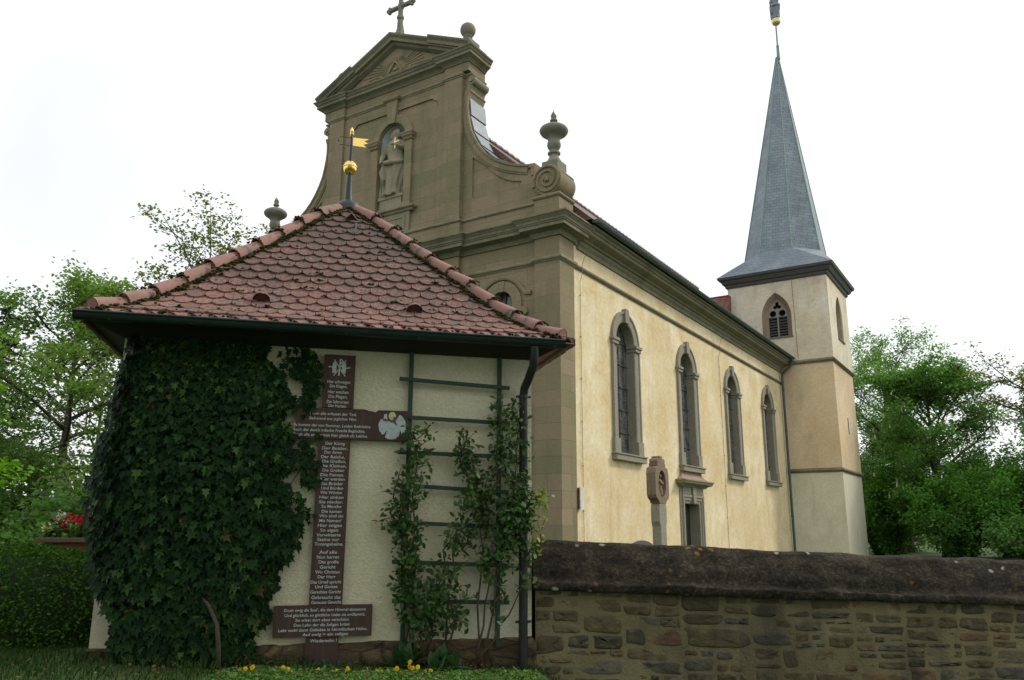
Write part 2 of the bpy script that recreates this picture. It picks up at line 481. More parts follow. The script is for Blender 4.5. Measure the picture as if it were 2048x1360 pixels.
# niche shell
nm = MB()
nv = []; nf = []
K = 12
prof_n = [(11.2, 1.0), (13.57, 1.0)] + [(13.57+.55*math.sin(R(a)), math.cos(R(a))) for a in (15,30,45,60,75,89)]
for z, s_ in prof_n:
    for i in range(K+1):
        t = math.pi*i/K
        nv.append((-6.05+.552*s_*math.cos(t), .15+.5*s_*math.sin(t), z))
for a in range(len(prof_n)-1):
    for i in range(K):
        nf.append((a*(K+1)+i, a*(K+1)+i+1, (a+1)*(K+1)+i+1, (a+1)*(K+1)+i))
nm.add(nv, nf)
nm.add([nv[i] for i in range(K+1)], [tuple(range(K+1))])
nm.build('niche', MAT['nichewall'], facade_o, smooth=True, fixn=False)

# ---- pilasters
def pil(x0, x1, y0, y1, z0, z1, base=True):
    m = MB(); m.box(x0, x1, y0, y1, z0, z1)
    if base: m.box(x0-.06, x1+.06, y0-.06, y1+.0, z0, z0+.45); m.box(x0-.03, x1+.03, y0-.03, y1, z0+.452, z0+.55)
    return m.build('pilaster', MAT['ashlar'], facade_o)
pil(-.77, 0, 0, .79, -.4, 9.2); pil(-FW, -FW+.77, 0, .79, -.4, 9.2)
pil(-3.95, -3.3, -.03, .14, 10.33, 15.36, False); pil(-8.8, -8.15, -.03, .14, 10.33, 15.36, False)
pil(-3.97, -3.3, -.06, .02, -.4, 8.52); pil(-8.8, -8.13, -.06, .02, -.4, 8.52)
# pedestals under the volutes
for x0 in (-.77, -FW):
    m = MB(); m.box(x0, x0+.77, 0, .79, 9.66, 10.3)
    m.sweep([(x0,.79,0),(x0,0,0),(x0+.77,0,0),(x0+.77,.79,0)], [(-.05,10.3),(.03,10.3),(.06,10.335),(.06,10.37),(.03,10.405),(-.05,10.405)], (0,0,1))
    m.build('pedestal', MAT['ashlar'], facade_o)
# ---- horizontal mouldings
plan_low = [(-FW+.06,1.6,0),(-FW+.06,.79,0),(-FW,.79,0),(-FW,0,0),(-FW+.77,0,0),(-FW+.77,.12,0),(-8.8,.12,0),(-8.8,0,0),(-3.3,0,0),(-3.3,.12,0),(-.77,.12,0),(-.77,0,0),(0,0,0),(0,.79,0),(-.06,.79,0),(-.06,1.05,0)]
m = MB()
m.sweep(plan_low, [(-.1,9.18),(.05,9.18),(.07,9.24),(.10,9.3),(.27,9.35),(.31,9.352),(.31,9.45),(.335,9.455),(.335,9.48),(.36,9.5),(.37,9.55),(.41,9.6),(.44,9.64),(.46,9.645),(.46,9.69),(-.1,9.70)], (0,0,1))
m.build('cornice', MAT['trimdark'], facade_o)
m = MB()
plan_str = [(p[0],p[1],0) for p in plan_low[1:-1]]
m.sweep(plan_str, [(-.05,8.5),(.02,8.5),(.04,8.53),(.075,8.55),(.085,8.59),(.075,8.63),(.02,8.645),(-.05,8.645)], (0,0,1))
m.build('string_course', MAT['trim'], facade_o)
m = MB()
for a, b, y in ((-FW+.78,-8.81,.14),(-3.29,-.78,.14)):
    m.sweep([(a,y,0),(b,y,0)], [(-.03,10.24),(.03,10.24),(.055,10.27),(.055,10.3),(.02,10.33),(-.03,10.33)], (0,0,1))
m.sweep([(-8.8,.14,0),(-8.8,0,0),(-3.3,0,0),(-3.3,.14,0)], [(-.03,10.24),(.03,10.24),(.055,10.27),(.055,10.3),(.02,10.33),(-.03,10.33)], (0,0,1))
m.build('string_course', MAT['trim'], facade_o)
# entablature of the gable
plan_up = [(-FW+3.05,.85,0),(-FW+3.05,.14,0),(-8.8,.14,0),(-8.8,-.03,0),(-8.15,-.03,0),(-8.15,.05,0),(-3.95,.05,0),(-3.95,-.03,0),(-3.3,-.03,0),(-3.3,.14,0),(-3.05,.14,0),(-3.05,.85,0)]
m = MB()
m.sweep(plan_up, [(-.06,14.9),(.02,14.9),(.03,14.93),(.06,14.95),(.07,15.0),(.02,15.03),(-.06,15.03)], (0,0,1))
m.build('string_course', MAT['trim'], facade_o)
plan_top = [(-FW+3.05,.85,0),(-FW+3.05,-.03,0),(-8.15,-.03,0),(-8.15,.05,0),(-3.95,.05,0),(-3.95,-.03,0),(-3.05,-.03,0),(-3.05,.85,0)]
m = MB()
m.sweep(plan_top, [(-.1,15.33),(.03,15.33),(.05,15.37),(.10,15.42),(.19,15.47),(.21,15.472),(.21,15.56),(.24,15.58),(.27,15.64),(.30,15.66),(.31,15.70),(-.1,15.72)], (0,0,1))
for x0,x1,dy in ((-9.05,-8.8,.139),(-3.3,-3.05,.139)): m.box(x0,x1,-.03,.14,15.045,15.33)
m.build('cornice', MAT['trimdark'], facade_o)
# pediment: tympanum and raking cornices
pd = MB()
pd.plate([[(-9.0,15.65),(-3.1,15.65),(-6.05,17.0)]], .07, .8, fx)
ped = pd.build('pediment', MAT['ashlar'], facade_o)
rk = [(0,.36),(-.05,.35),(-.1,.30),(-.13,.27),(-.22,.265),(-.235,.16),(-.30,.12),(-.33,.05),(-.36,-.02),(-.36,-.75),(0,-.75)]
m = MB()
m.sweep([(-9.22,.05,15.784),(-6.05,.05,17.26),(-2.88,.05,15.784)], rk, (0,-1,0), -1)
rk2 = [(p[0]+(.05 if p[0] > -.3 else 0), p[1]+(.06 if p[1] > -.1 else .2)) for p in rk]
k_ = (17.26-15.70)/3.35
for sgn in (1, -1):
    xa = -6.05 + sgn*3.20; xb = -6.05 + sgn*1.62
    pts = [(xb,.05,15.70+k_*(3.35-1.62)), (xa,.05,15.70+k_*.15)]
    if sgn < 0: pts = pts[::-1]; 
    else: pts = pts
    m.sweep(pts if sgn > 0 else pts, rk2, (0,-1,0), -1)
m.build('raking_cornice', MAT['trimdark'], ped)
# relief of the eye in a triangle with rays and clouds
m = MB()
cxr, czr = -6.05, 16.13
ty = .07
def fr(u, v, d): return (u, ty-d, v)
tri = [(cxr-.36, czr-.2),(cxr+.36, czr-.2),(cxr, czr+.3)]
tri_in = [(cxr-.27, czr-.155),(cxr+.27, czr-.155),(cxr, czr+.21)]
m.plate([tri, tri_in], -.01, .06, fr)
m.add([fr(cxr+.11*math.cos(2*math.pi*i/16), czr-.03+.05*math.sin(2*math.pi*i/16), .035) for i in range(16)]+[fr(cxr,czr-.03,.06)], [(i,(i+1)%16,16) for i in range(16)])
r3 = random.Random(3)
for i in range(46):
    t = 2*math.pi*i/46
    ca, sa = math.cos(t), math.sin(t)
    r0 = .34+.05*abs(ca); r1 = (.52+.1*r3.random()) + (.9*abs(ca)**3 if sa > -.5 else .2*abs(ca)); r1 *= (1 if i % 2 else .82)
    if abs(sa) > .6: r1 = min(r1, .5+.04*r3.random())
    w_ = .017
    zz1 = czr+r1*sa*.8
    lim = 16.93-.47*abs(r1*ca)
    if zz1 > lim: r1 *= .8
    p0 = (cxr+r0*ca-w_*sa, czr+.8*r0*sa+w_*ca); p1 = (cxr+r0*ca+w_*sa, czr+.8*r0*sa-w_*ca)
    q = (cxr+r1*ca, max(15.76, czr+.8*r1*sa))
    m.plate([[p0, p1, q]], -.01, .02, fr)
for i in range(20):
    t = R(200+140*i/19); 
    m.sphere((cxr+.62*math.cos(t)*(1+.1*r3.random()), ty-.005, czr-.02+.33*math.sin(t)), .07+.03*r3.random(), 8, (1,.7,.8))
m.build('relief', MAT['ashlar'], ped, smooth=True)

# ---- curved copings, scrolls, lead sheets
def wing_parts(sx):
    mir = (lambda x: x) if sx > 0 else (lambda x: -FW-x)
    pts = [(mir(x), .14, z) for x, z in curve]
    fl = 1 if sx > 0 else -1
    v = MB()
    # border band along the curve
    pts2 = [(mir(x), .14, z) for x, z in half[9:19]]
    v.sweep(pts2, [(-.07,-.02),(-.07,.05),(.02,.06),(.028,-.70),(-.02,-.70)], (0,-1,0), fl)
    pts = [(mir(x), .14, z) for x, z in half[18:]]
    v.sweep(pts, [(-.24,-.02),(-.24,.03),(-.20,.03),(-.19,.055),(-.05,.055),(-.03,.09),(.025,.09),(.03,-.72),(-.02,-.72)], (0,-1,0), fl)
    # scroll: cylinder body plus spiral ridge on its face
    c = (mir(-.36), 10.82)
    v.plate([[(c[0]+.43*math.cos(2*math.pi*i/28), c[1]+.43*math.sin(2*math.pi*i/28)) for i in range(28)]], -.01, .82, fx)
    sp = []
    for i in range(62):
        t = i/61
        a = R(200) - t*R(860)
        r = .385*(1-t)**.8+.055
        sp.append((c[0]+(r*math.cos(a))*(1 if sx > 0 else -1), -.02, c[1]+r*math.sin(a)))
    v.tube(sp, [.05*(1-.35*i/61) for i in range(62)], 6)
    v.sphere((c[0], -.02, c[1]), .075, 10)
    o = v.build('volute', MAT['ashlar'], facade_o, smooth=True)
    # small scroll under the upper cornice
    s = MB()
    cc = (mir(-3.03), 14.76)
    s.plate([[(cc[0]+.145*math.cos(2*math.pi*i/20), cc[1]+.145*math.sin(2*math.pi*i/20)) for i in range(20)]], .1, .84, fx)
    s.plate([[(mir(-3.2),14.42),(mir(-3.08),14.42),(mir(-3.06),14.55),(mir(-3.0),14.66),(mir(-3.2),14.75)]], .12, .86, fx)
    s.plate([[(cc[0]+.07*math.cos(2*math.pi*i/12), cc[1]+.07*math.sin(2*math.pi*i/12)) for i in range(12)]], .06, .11, fx)
    s.box(min(mir(-3.2),mir(-3.03)), max(mir(-3.2),mir(-3.03)), .1, .88, 14.38, 14.42)
    s.build('scroll_bracket', MAT['trim'], facade_o, smooth=True)
    # lead sheets on the back of the curve
    lm = MB()
    cp = [Vector((mir(x), 0, z)) for x, z in curve][3:-1]
    for i in range(0, len(cp)-1, 2):
        a = cp[i]; b = cp[min(i+2, len(cp)-1)]
        d = (b-a).normalized(); n_ = Vector((d.z, 0, -d.x)) * (1 if sx > 0 else -1)
        if n_.z < 0 and abs(n_.z) > .2: n_ = -n_
        a1 = a+n_*.075; b1 = b+n_*.04; a0 = a+n_*.035; b0 = b+n_*.035
        for q in (a1, b1, a0, b0): q.y = 0
        vs_ = [(q.x, y, q.z) for y in (.16, .95) for q in (a0, a1, b1, b0)]
        lm.add(vs_, [(0,1,2,3),(7,6,5,4),(0,4,5,1),(1,5,6,2),(2,6,7,3),(3,7,4,0)])
    lm.build('lead_flashing', MAT['lead'], facade_o)
    # urn
    u = MB(); ux = mir(-.37)
    u.box(ux-.25, ux+.25, .16, .66, 11.16, 11.46)
    u.lathe([(.24,11.46),(.17,11.58),(.13,11.66),(.13,11.71),(.175,11.74),(.18,11.78),(.13,11.81),(.12,11.85),(.17,11.93),(.195,12.0),(.188,12.07),(.165,12.13),(.17,12.19),(.215,12.25),(.28,12.30),(.36,12.355),(.40,12.42),(.405,12.46),(.37,12.53),(.29,12.585),(.22,12.62),(.12,12.65),(.07,12.68),(.06,12.73),(.10,12.75),(.11,12.78),(.08,12.81),(.05,12.83)], (ux,.41,0), 24)
    for i in range(7):
        t = 2*math.pi*i/7; r_ = .045 if i else 0
        u.tube([(ux+r_*math.cos(t),.41+r_*math.sin(t),12.82),(ux+1.2*r_*math.cos(t),.41+1.2*r_*math.sin(t),12.93),(ux+.9*r_*math.cos(t+.4),.41+.9*r_*math.sin(t+.4),13.0+(.12 if not i else .02*(i%3)))], [.032,.034,.003], 6)
    u.build('urn', MAT['urn'], facade_o, smooth=True)
    # ball finial
    b = MB(); bx = mir(-3.42)
    b.box(bx-.26, bx+.26, .15, .68, 15.7, 16.3)
    b.lathe([(.17,16.3),(.12,16.36),(.1,16.42),(.13,16.5),(.15,16.52),(.15,16.55)], (bx,.41,0), 18)
    b.sphere((bx,.41,16.76), .245, 22)
    b.build('ball_finial', MAT['urn'], facade_o, smooth=True)
wing_parts(1); wing_parts(-1)
# stone cross on the apex
m = MB()
gx, gy = -6.05, .2
m.box(gx-.2, gx+.2, gy-.2, gy+.2, 17.15, 17.42)
m.lathe([(.2,17.42),(.17,17.48),(.12,17.52),(.125,17.6),(.10,17.64)], (gx,gy,0), 10)
m.tube([(gx,gy,17.6),(gx,gy,18.0),(gx,gy,18.03),(gx,gy,18.12),(gx,gy,18.15),(gx,gy,18.95)], [.105,.09,.12,.12,.085,.075], 8)
m.tube([(gx-.5,gy,18.5),(gx,gy,18.5),(gx+.5,gy,18.5)], [.085,.07,.085], 8)
for dx, dz in ((-.5,0),(.5,0),(0,.5)):
    for k in (-1,0,1):
        px, pz = gx+dx, 18.5+dz
        if dx: px += (.05 if k == 0 else -.02)*(1 if dx > 0 else -1); pz += .075*k
        else: pz += .05 if k == 0 else -.02; px += .075*k
        m.sphere((px, gy, pz), .068, 8)
for a in (45,135,225,315): m.tube([(gx,gy,18.5),(gx+.17*math.cos(R(a)),gy,18.5+.17*math.sin(R(a)))],[.05,.02],6)
m.build('gable_cross', MAT['urn'], facade_o, smooth=True)
m = MB(); m.tube([(gx+.14,gy+.1,17.3),(gx+.12,gy+.05,17.6),(gx+.08,gy+.02,17.85)], .012, 5)
m.build('lightning_rod', MAT['cable'], facade_o)
# niche frame
m = MB()
for s in (-1, 1):
    c = -6.05+s*.70
    m.box(c-.14, c+.14, .0, .1, 11.32, 13.40)
    m.box(c-.17, c+.17, -.04, .1, 11.18, 11.318)
    m.sweep([(c-.14,.1,0),(c-.14,-.02,0),(c+.14,-.02,0),(c+.14,.1,0)], [(-.05,13.4),(.02,13.4),(.04,13.44),(.04,13.47),(.08,13.5),(.10,13.56),(.12,13.58),(.12,13.62),(-.05,13.62)], (0,0,1))
pa = [(-6.05-.56*math.cos(math.pi*i/18), .1, 13.62+.54*math.sin(math.pi*i/18)) for i in range(19)]
m.sweep(pa, [(0,0),(0,.08),(.06,.09),(.22,.09),(.27,.04),(.27,0)], (0,-1,0), -1)
m.plate([[(-6.05-.14,14.12),(-6.05+.14,14.12),(-6.05+.24,14.92),(-6.05-.24,14.92)]], -.05, .1, fx)
m.sweep([(-6.05-.27,.05,0),(-6.05-.27,-.05,0),(-6.05+.27,-.05,0),(-6.05+.27,.05,0)], [(-.05,14.895),(.02,14.895),(.07,14.95),(.075,15.005),(.02,15.035),(-.05,15.035)], (0,0,1))
m.build('niche_frame', MAT['pinkstone' if False else 'ashlar'], facade_o)
m = MB()
m.sweep([(-7.0,.1,0),(-7.0,-.02,0),(-5.1,-.02,0),(-5.1,.1,0)], [(-.05,11.0),(.03,11.0),(.06,11.06),(.10,11.08),(.12,11.1),(.12,11.15),(-.05,11.175)], (0,0,1))
m.box(-6.9,-5.2,-.015,.1,10.34,11.0)
m.plate([[(-6.75,10.45),(-5.35,10.45),(-5.35,10.9),(-6.75,10.9)],[(-6.66,10.54),(-5.44,10.54),(-5.44,10.81),(-6.66,10.81)]], -.035, .0, fx)
m.build('niche_sill', MAT['trim'], facade_o)
m = MB()
m.box(-6.05-.5,-6.05+.5,.05,.5,11.2,11.29); m.box(-6.05-.44,-6.05+.44,.08,.5,11.29,11.60); m.box(-6.05-.5,-6.05+.5,.05,.5,11.60,11.70)
m.build('statue_plinth', MAT['statue'], facade_o)
# oval windows with frames
for c, sg in ((-1.88,1),(-FW+1.88,-1)):
    m = MB()
    ring_o = [(c+.66*math.cos(2*math.pi*i/32), 7.5+.70*math.sin(2*math.pi*i/32)) for i in range(32)]
    ring_i = [(c+.375*math.cos(2*math.pi*i/32), 7.5+.425*math.sin(2*math.pi*i/32)) for i in range(32)]
    m.plate([ring_o, ring_i], .06, .3, fx)
    hood = [(c-.95,.12,7.72),(c-.78,.12,7.74)] + [(c-.70*math.cos(math.pi*i/14),.12,7.62+.64*math.sin(math.pi*i/14)) for i in range(2,13)] + [(c+.78,.12,7.74),(c+.95,.12,7.72)]
    m.sweep(hood, [(-.02,-.02),(-.02,.07),(.03,.09),(.08,.09),(.09,-.02)], (0,-1,0), -1)
    for s in (-1,1):
        m.plate([[(c+s*.6,7.42),(c+s*.82,7.36),(c+s*.86,7.22),(c+s*.72,7.12),(c+s*.66,6.9),(c+s*.5,6.95)]], .04, .12, fx)
    m.plate([[(c-.09,7.9),(c+.09,7.9),(c+.12,8.20),(c-.12,8.20)]], .045, .12, fx)
    m.box(c-.62,c+.62,.05,.12,6.7,6.86)
    w = m.build('oval_window', MAT['ashlar'], facade_o)
    # panes hang one level deeper on the church itself so that nesting stays shallow
    g = MB(); g.plate([[(c+.375*math.cos(2*math.pi*i/32), 7.5+.425*math.sin(2*math.pi*i/32)) for i in range(32)]], .32, .36, fx)
    g.build('oval_window_glass', MAT['glass'], facade_o)
    g = MB(); g.box(c-.02,c+.02,.27,.31,7.08,7.92); g.box(c-.375,c+.375,.275,.305,7.48,7.51)
    g.build('oval_window_bar', MAT['iron'], facade_o)
# entrance (behind the little house)
m = MB()
m.sweep([(-6.05-.85,0,.15),(-6.05-.85,0,2.9),(-6.05+.85,0,2.9),(-6.05+.85,0,.15)], [(-.03,-.3),(-.03,.04),(.04,.1),(.25,.1),(.3,.05),(.3,-.02)], (0,-1,0), -1)
m.sweep([(-7.5,.02,0),(-7.5,-.06,0),(-4.6,-.06,0),(-4.6,.02,0)], [(-.05,3.4),(.05,3.4),(.12,3.5),(.3,3.56),(.32,3.68),(-.05,3.72)], (0,0,1))
m.build('entrance_frame', MAT['trim'], facade_o)
m = MB(); m.box(-6.05-.84,-6.05+.84,.32,.4,.2,2.88); m.box(-6.05-.02,-6.05+.02,.28,.32,.2,2.88)
m.build('entrance_door', MAT['door'], facade_o)

# ---- nave
WIN = [4.03, 9.13, 14.2, 19.38]
holes = [arch(c, .66, 3.72, 7.02) for c in WIN]
DC = 9.08
holes.append([(DC-.72,.05),(DC+.72,.05),(DC+.72,2.47),(DC-.72,2.47)])
m = MB()
m.plate([[(.79,-.4),(22.32,-.4),(22.32,9.4),(.79,9.4)]]+holes, 0, .5, nx_)
m.box(-12.04,-11.6,.8,27.5,-.4,9.6); m.box(-11.6,-.6,27.1,27.5,-.4,9.6)
nave = m.build('nave_wall', MAT['ochre'], church)
m = MB(); m.box(-11.5,-.9,1.0,27.0,-.3,.1); m.box(-.75,-.66,1.0,22.2,0,9.3)
m.build('nave_interior', MAT['black'], nave)
def window(c):
    m = MB()
    p = [(-.06, u, v) for u, v in path_arch(c, .66, 3.70, 7.02)]
    m.sweep(p, [(-.035,-.27),(-.035,.03),(0.0,.05),(.21,.055),(.225,.085),(.29,.085),(.30,-.02),(.005,-.02)], (1,0,0), -1)
    m.plate([[(c-.13,7.62),(c+.13,7.62),(c+.15,7.9),(c+.10,8.06),(c-.10,8.06),(c-.15,7.9)]], -.13, 0.0, nx_)
    for s in (-1,1):
        a = c+s*.66
        lo, hi = (a-.33, a+.06) if s < 0 else (a-.06, a+.33)
        m.plate([[(lo,6.86),(hi,6.86),(hi,6.96),(lo,6.96)]], -.11, .2, nx_)
        m.plate([[(lo-.03,6.965),(hi+.03,6.965),(hi+.03,7.05),(lo-.03,7.05)]], -.14, .2, nx_)
        lo2, hi2 = (a-.34, a+.045) if s < 0 else (a-.045, a+.34)
        m.plate([[(lo2,3.70),(hi2,3.70),(hi2,4.12),(lo2,4.12)]], -.10, .2, nx_)
    o = m.build('window', MAT['winstone'], church, bevel=.008)
    g = MB()
    g.plate([[(c-1.03,3.50),(c+1.03,3.50),(c+1.03,3.65),(c-1.03,3.65)]], -.17, .2, nx_)
    g.plate([[(c-1.06,3.655),(c+1.06,3.655),(c+1.06,3.697),(c-1.06,3.697)]], -.2, .24, nx_)
    g.build('sill', MAT['winstone'], o, bevel=.008)
    g = MB(); g.plate([arch(c, .655, 3.71, 7.02)], .24, .27, nx_); g.build('glass', MAT['glass'], o)
    g = MB()
    g.tube([nx_(c,3.72,.215), nx_(c,7.6,.215)], .016, 6)
    for k in range(5):
        z = 4.36+k*.68
        g.tube([nx_(c-.64,z,.21), nx_(c+.64,z,.21)], .014, 6)
        g.sphere(nx_(c,z,.2), .035, 8)
    g.build('glazing_bar', MAT['iron'], o)
for c in WIN: window(c)
# side door
m = MB()
p = [(-.06,DC-.72,-.1),(-.06,DC-.72,2.47),(-.06,DC+.72,2.47),(-.06,DC+.72,-.1)]
m.sweep(p, [(-.03,-.40),(-.03,.02),(.0,.035),(.07,.035),(.08,.07),(.17,.07),(.18,.10),(.26,.10),(.28,.05),(.28,-.02),(.005,-.02)], (1,0,0), -1)
m.plate([[(DC-.95,2.76),(DC+.95,2.76),(DC+.95,3.0),(DC-.95,3.0)]], -.075, .05, nx_)
m.plate([[(DC-1.1,-.1),(DC-.98,-.1),(DC-.98,2.98),(DC-1.1,2.98)]], -.04, .05, nx_); m.plate([[(DC+.98,-.1),(DC+1.1,-.1),(DC+1.1,2.98),(DC+.98,2.98)]], -.04, .05, nx_)
m.plate([[(DC-.12,2.46),(DC+.12,2.46),(DC+.17,2.98),(DC-.17,2.98)]], -.14, .0, nx_)
door = m.build('doorway', MAT['winstone'], church)
m = MB()
m.sweep([(-.06,DC-1.12,0),(.02,DC-1.12,0),(.02,DC+1.12,0),(-.06,DC+1.12,0)], [(-.05,2.98),(.05,2.98),(.1,3.04),(.2,3.07),(.23,3.1),(.25,3.16),(.27,3.17),(.27,3.21),(-.05,3.22)], (0,0,1), 1)
m.build('hood', MAT['trim'], door)
m = MB()
rings = [(3.22,1.28,.22),(3.27,1.16,.16),(3.33,1.06,.11),(3.4,.98,.07),(3.5,.94,.05)]
vs_ = []
for z, h, o_ in rings: vs_ += [(-.06,DC-h,z),(-.06+o_,DC-h,z),(-.06+o_,DC+h,z),(-.06,DC+h,z)]
m.add(vs_, [(i*4+j,i*4+j+1,(i+1)*4+j+1,(i+1)*4+j) for i in range(4) for j in range(3)])
m.build('hood_roof', MAT['pinkstone'], door)
m = MB(); m.plate([[(DC-.69,.05),(DC+.69,.05),(DC+.69,2.44),(DC-.69,2.44)]], .34, .4, nx_)
m.plate([[(DC-.02,.05),(DC+.02,.05),(DC+.02,2.44),(DC-.02,2.44)]], .31, .34, nx_)
for k in range(3):
    for s in (-1,1):
        a = DC+s*.35; m.plate([[(a-.24,.25+k*.73),(a+.24,.25+k*.73),(a+.24,.85+k*.73),(a-.24,.85+k*.73)]], .325, .34, nx_)
m.build('door_leaf', MAT['door'], door)
# nave mouldings
m = MB()
m.sweep([(-.06,.80,0),(-.06,22.28,0)], [(-.05,8.5),(.01,8.5),(.03,8.53),(.075,8.555),(.085,8.59),(.07,8.625),(.0,8.64),(-.05,8.64)], (0,0,1))
m.build('string_course', MAT['trimdark'], church)
m = MB()
m.sweep([(-.06,1.055,0),(-.06,22.28,0)], [(-.2,9.1),(.05,9.1),(.06,9.2),(.11,9.26),(.13,9.33),(.19,9.35),(.2,9.4),(.38,9.46),(.41,9.48),(.41,9.56),(.44,9.57),(.46,9.63),(.53,9.66),(.55,9.70),(-.2,9.71)], (0,0,1))
m.build('cornice', MAT['trimdark'], church)
def half_round(m, y0, y1, x, z, r, n=10):
    o = [(x+r*math.cos(math.pi+math.pi*i/n), z+r*math.sin(math.pi+math.pi*i/n)) for i in range(n+1)]
    i_ = [(x+(r-.008)*math.cos(math.pi+math.pi*i/n), z+(r-.008)*math.sin(math.pi+math.pi*i/n)) for i in range(n, -1, -1)]
    m.plate([o+i_], y0, y1, fx)
m = MB(); half_round(m, .95, 22.3, .58, 9.80, .085); m.tube([(.665,.95,9.80),(.665,22.3,9.80)], .014, 6)
m.plate([[(.5,9.72),(.66,9.72),(.66,9.8),(.5,9.8)]], .94, .96, fx)
m.build('gutter', MAT['pipegreen'], church)
# roof
m = MB()
ey, rz_, ez = .55, 15.88, 9.80
for sg in (1,):
    m.add([(ey,.86,ez),(ey,28.4,ez),(-6.05,27.8,rz_),(-6.05,.86,rz_),(-FW-ey,.86,ez),(-FW-ey,28.4,ez)], [(0,1,2,3),(3,2,5,4),(1,5,2),(0,3,4),(0,4,5,1)])
roof = m.build('roof', MAT['churchtile'], church)
m = MB()
for i in range(66):
    y0 = .9+i*.41
    m.tube([(-6.05,y0,rz_-.02),(-6.05,y0+.42,rz_+.01)], [.11,.13], 8)
m.build('ridge_tiles', MAT['churchtile'], roof)
m = MB(); m.add([(-2.3,22.27,13.42),(-3.5,22.27,13.42),(-3.9,21.3,12.9),(-2.3,21.3,12.0),(-2.3,22.27,11.8),(-3.5,22.27,12.5)], [(0,1,2,3),(1,5,2),(0,3,4)])
m.tube([(-2.4,22.25,13.43),(-3.5,22.25,13.43)], .06, 8)
m.build('saddle_roof', m_slates('saddle_tiles', (.28,.10,.075), (.20,.075,.055), .17, .15, .02), roof)
# lightning cables, downpipe, notice box
m = MB(); m.tube([(.5,1.25,9.5),(.12,1.2,8.9),(.035,1.2,8.66),(.035,1.2,8.4),(-.03,1.19,8.2),(-.03,1.19,0)], .007, 5)
for k in range(7): m.sphere((-.03,1.19,.9+k*1.15), .022, 6)
m.build('lightning_cable', MAT['cable'], church)
m = MB(); m.tube([(.5,12.95,9.5),(.1,12.8,8.9),(.035,12.75,8.66),(.035,12.75,8.4),(-.03,12.75,8.2),(-.03,12.75,0)], .008, 5)
for k in range(7): m.sphere((-.03,12.75,.9+k*1.15), .022, 6)
m.build('lightning_cable', MAT['cable'], church)
m = MB(); m.tube([(.58,22.1,9.75),(.58,22.1,9.55),(.5,22.06,9.4),(.2,22.02,9.12),(.09,22.0,8.98),(.07,22.0,8.8),(.07,22.0,.3)], .06, 10)
for z in (8.2,6.2,4.2,2.2): m.lathe([(.075,0),(.075,.05)], (.07,22.0,z), 10)
m.build('downpipe', MAT['pipegreen'], church, smooth=True)

# ================================================================ TOWER
tower = thing('church_tower', 'slender plastered church tower with tall grey slate spire and louvred belfry windows', 'tower', (CX, CY, 0), -YAW)
TY = 24.75
def tw_front(u, v, d): return (u, TY-2.45+d, v)
def tw_right(u, v, d): return (2.45-d, u, v)
def stage(name, h, z0, z1, mat, wins=()):
    m = MB()
    sq = lambda d: [(-h,z0),(h,z0),(h,z1),(-h,z1)]
    if not wins:
        m.box(-h,h,TY-h,TY+h,z0,z1)
    else:
        hole = arch(-.06, .72, 10.93, 12.0, 16, 13.24)
        m.plate([[(-h,z0),(h,z0),(h,z1),(-h,z1)], hole], 0, .4, tw_front)
        hole2 = [(TY-.06+(p[0]+.06), p[1]) for p in hole]
        m.plate([[(TY-h+.4,z0),(TY+h,z0),(TY+h,z1),(TY-h+.4,z1)], hole2], 0, .4, tw_right)
        m.box(-h,-h+.4,TY-h+.4,TY+h,z0,z1); m.box(-h+.4,h-.4,TY+h-.4,TY+h,z0,z1)
        m.box(-1.9,1.9,TY-1.9,TY+1.9,z0,z0+.1)
    return m.build(name, mat, tower)
stage('base_stage', 2.40, -.4, 4.36, MAT['towerlow'])
stage('middle_stage', 2.41, 4.36, 9.6, MAT['towermid'])
bell = stage('bell_stage', 2.45, 9.6, 14.0, MAT['tower'], (1,))
m = MB(); m.box(-1.95,1.95,TY-1.95,TY+1.95,9.8,13.9); m.build('belfry_core', MAT['black'], bell)
for z, h in ((4.36,2.41),(9.6,2.44)):
    m = MB()
    m.sweep([(-h,TY-h,0),(h,TY-h,0),(h,TY+h,0),(-h,TY+h,0)], [(-.05,z-.13),(.02,z-.13),(.05,z-.09),(.09,z-.06),(.1,z-.02),(.03,z+.07),(-.05,z+.09)], (0,0,1), 1, True)
    m.build('string_course', MAT['trimdark'], tower)
m = MB(); h = 2.45
m.sweep([(-h,TY-h,0),(h,TY-h,0),(h,TY+h,0),(-h,TY+h,0)], [(-.1,13.8),(.05,13.8),(.09,13.86),(.11,13.96),(.2,14.0),(.24,14.08),(.26,14.1),(.28,14.17),(.36,14.2),(.39,14.24),(.41,14.33),(-.1,14.34)], (0,0,1), 1, True)
m.build('eave_cornice', m_plain('painted_eave_board', (.085,.088,.082), .7), tower)
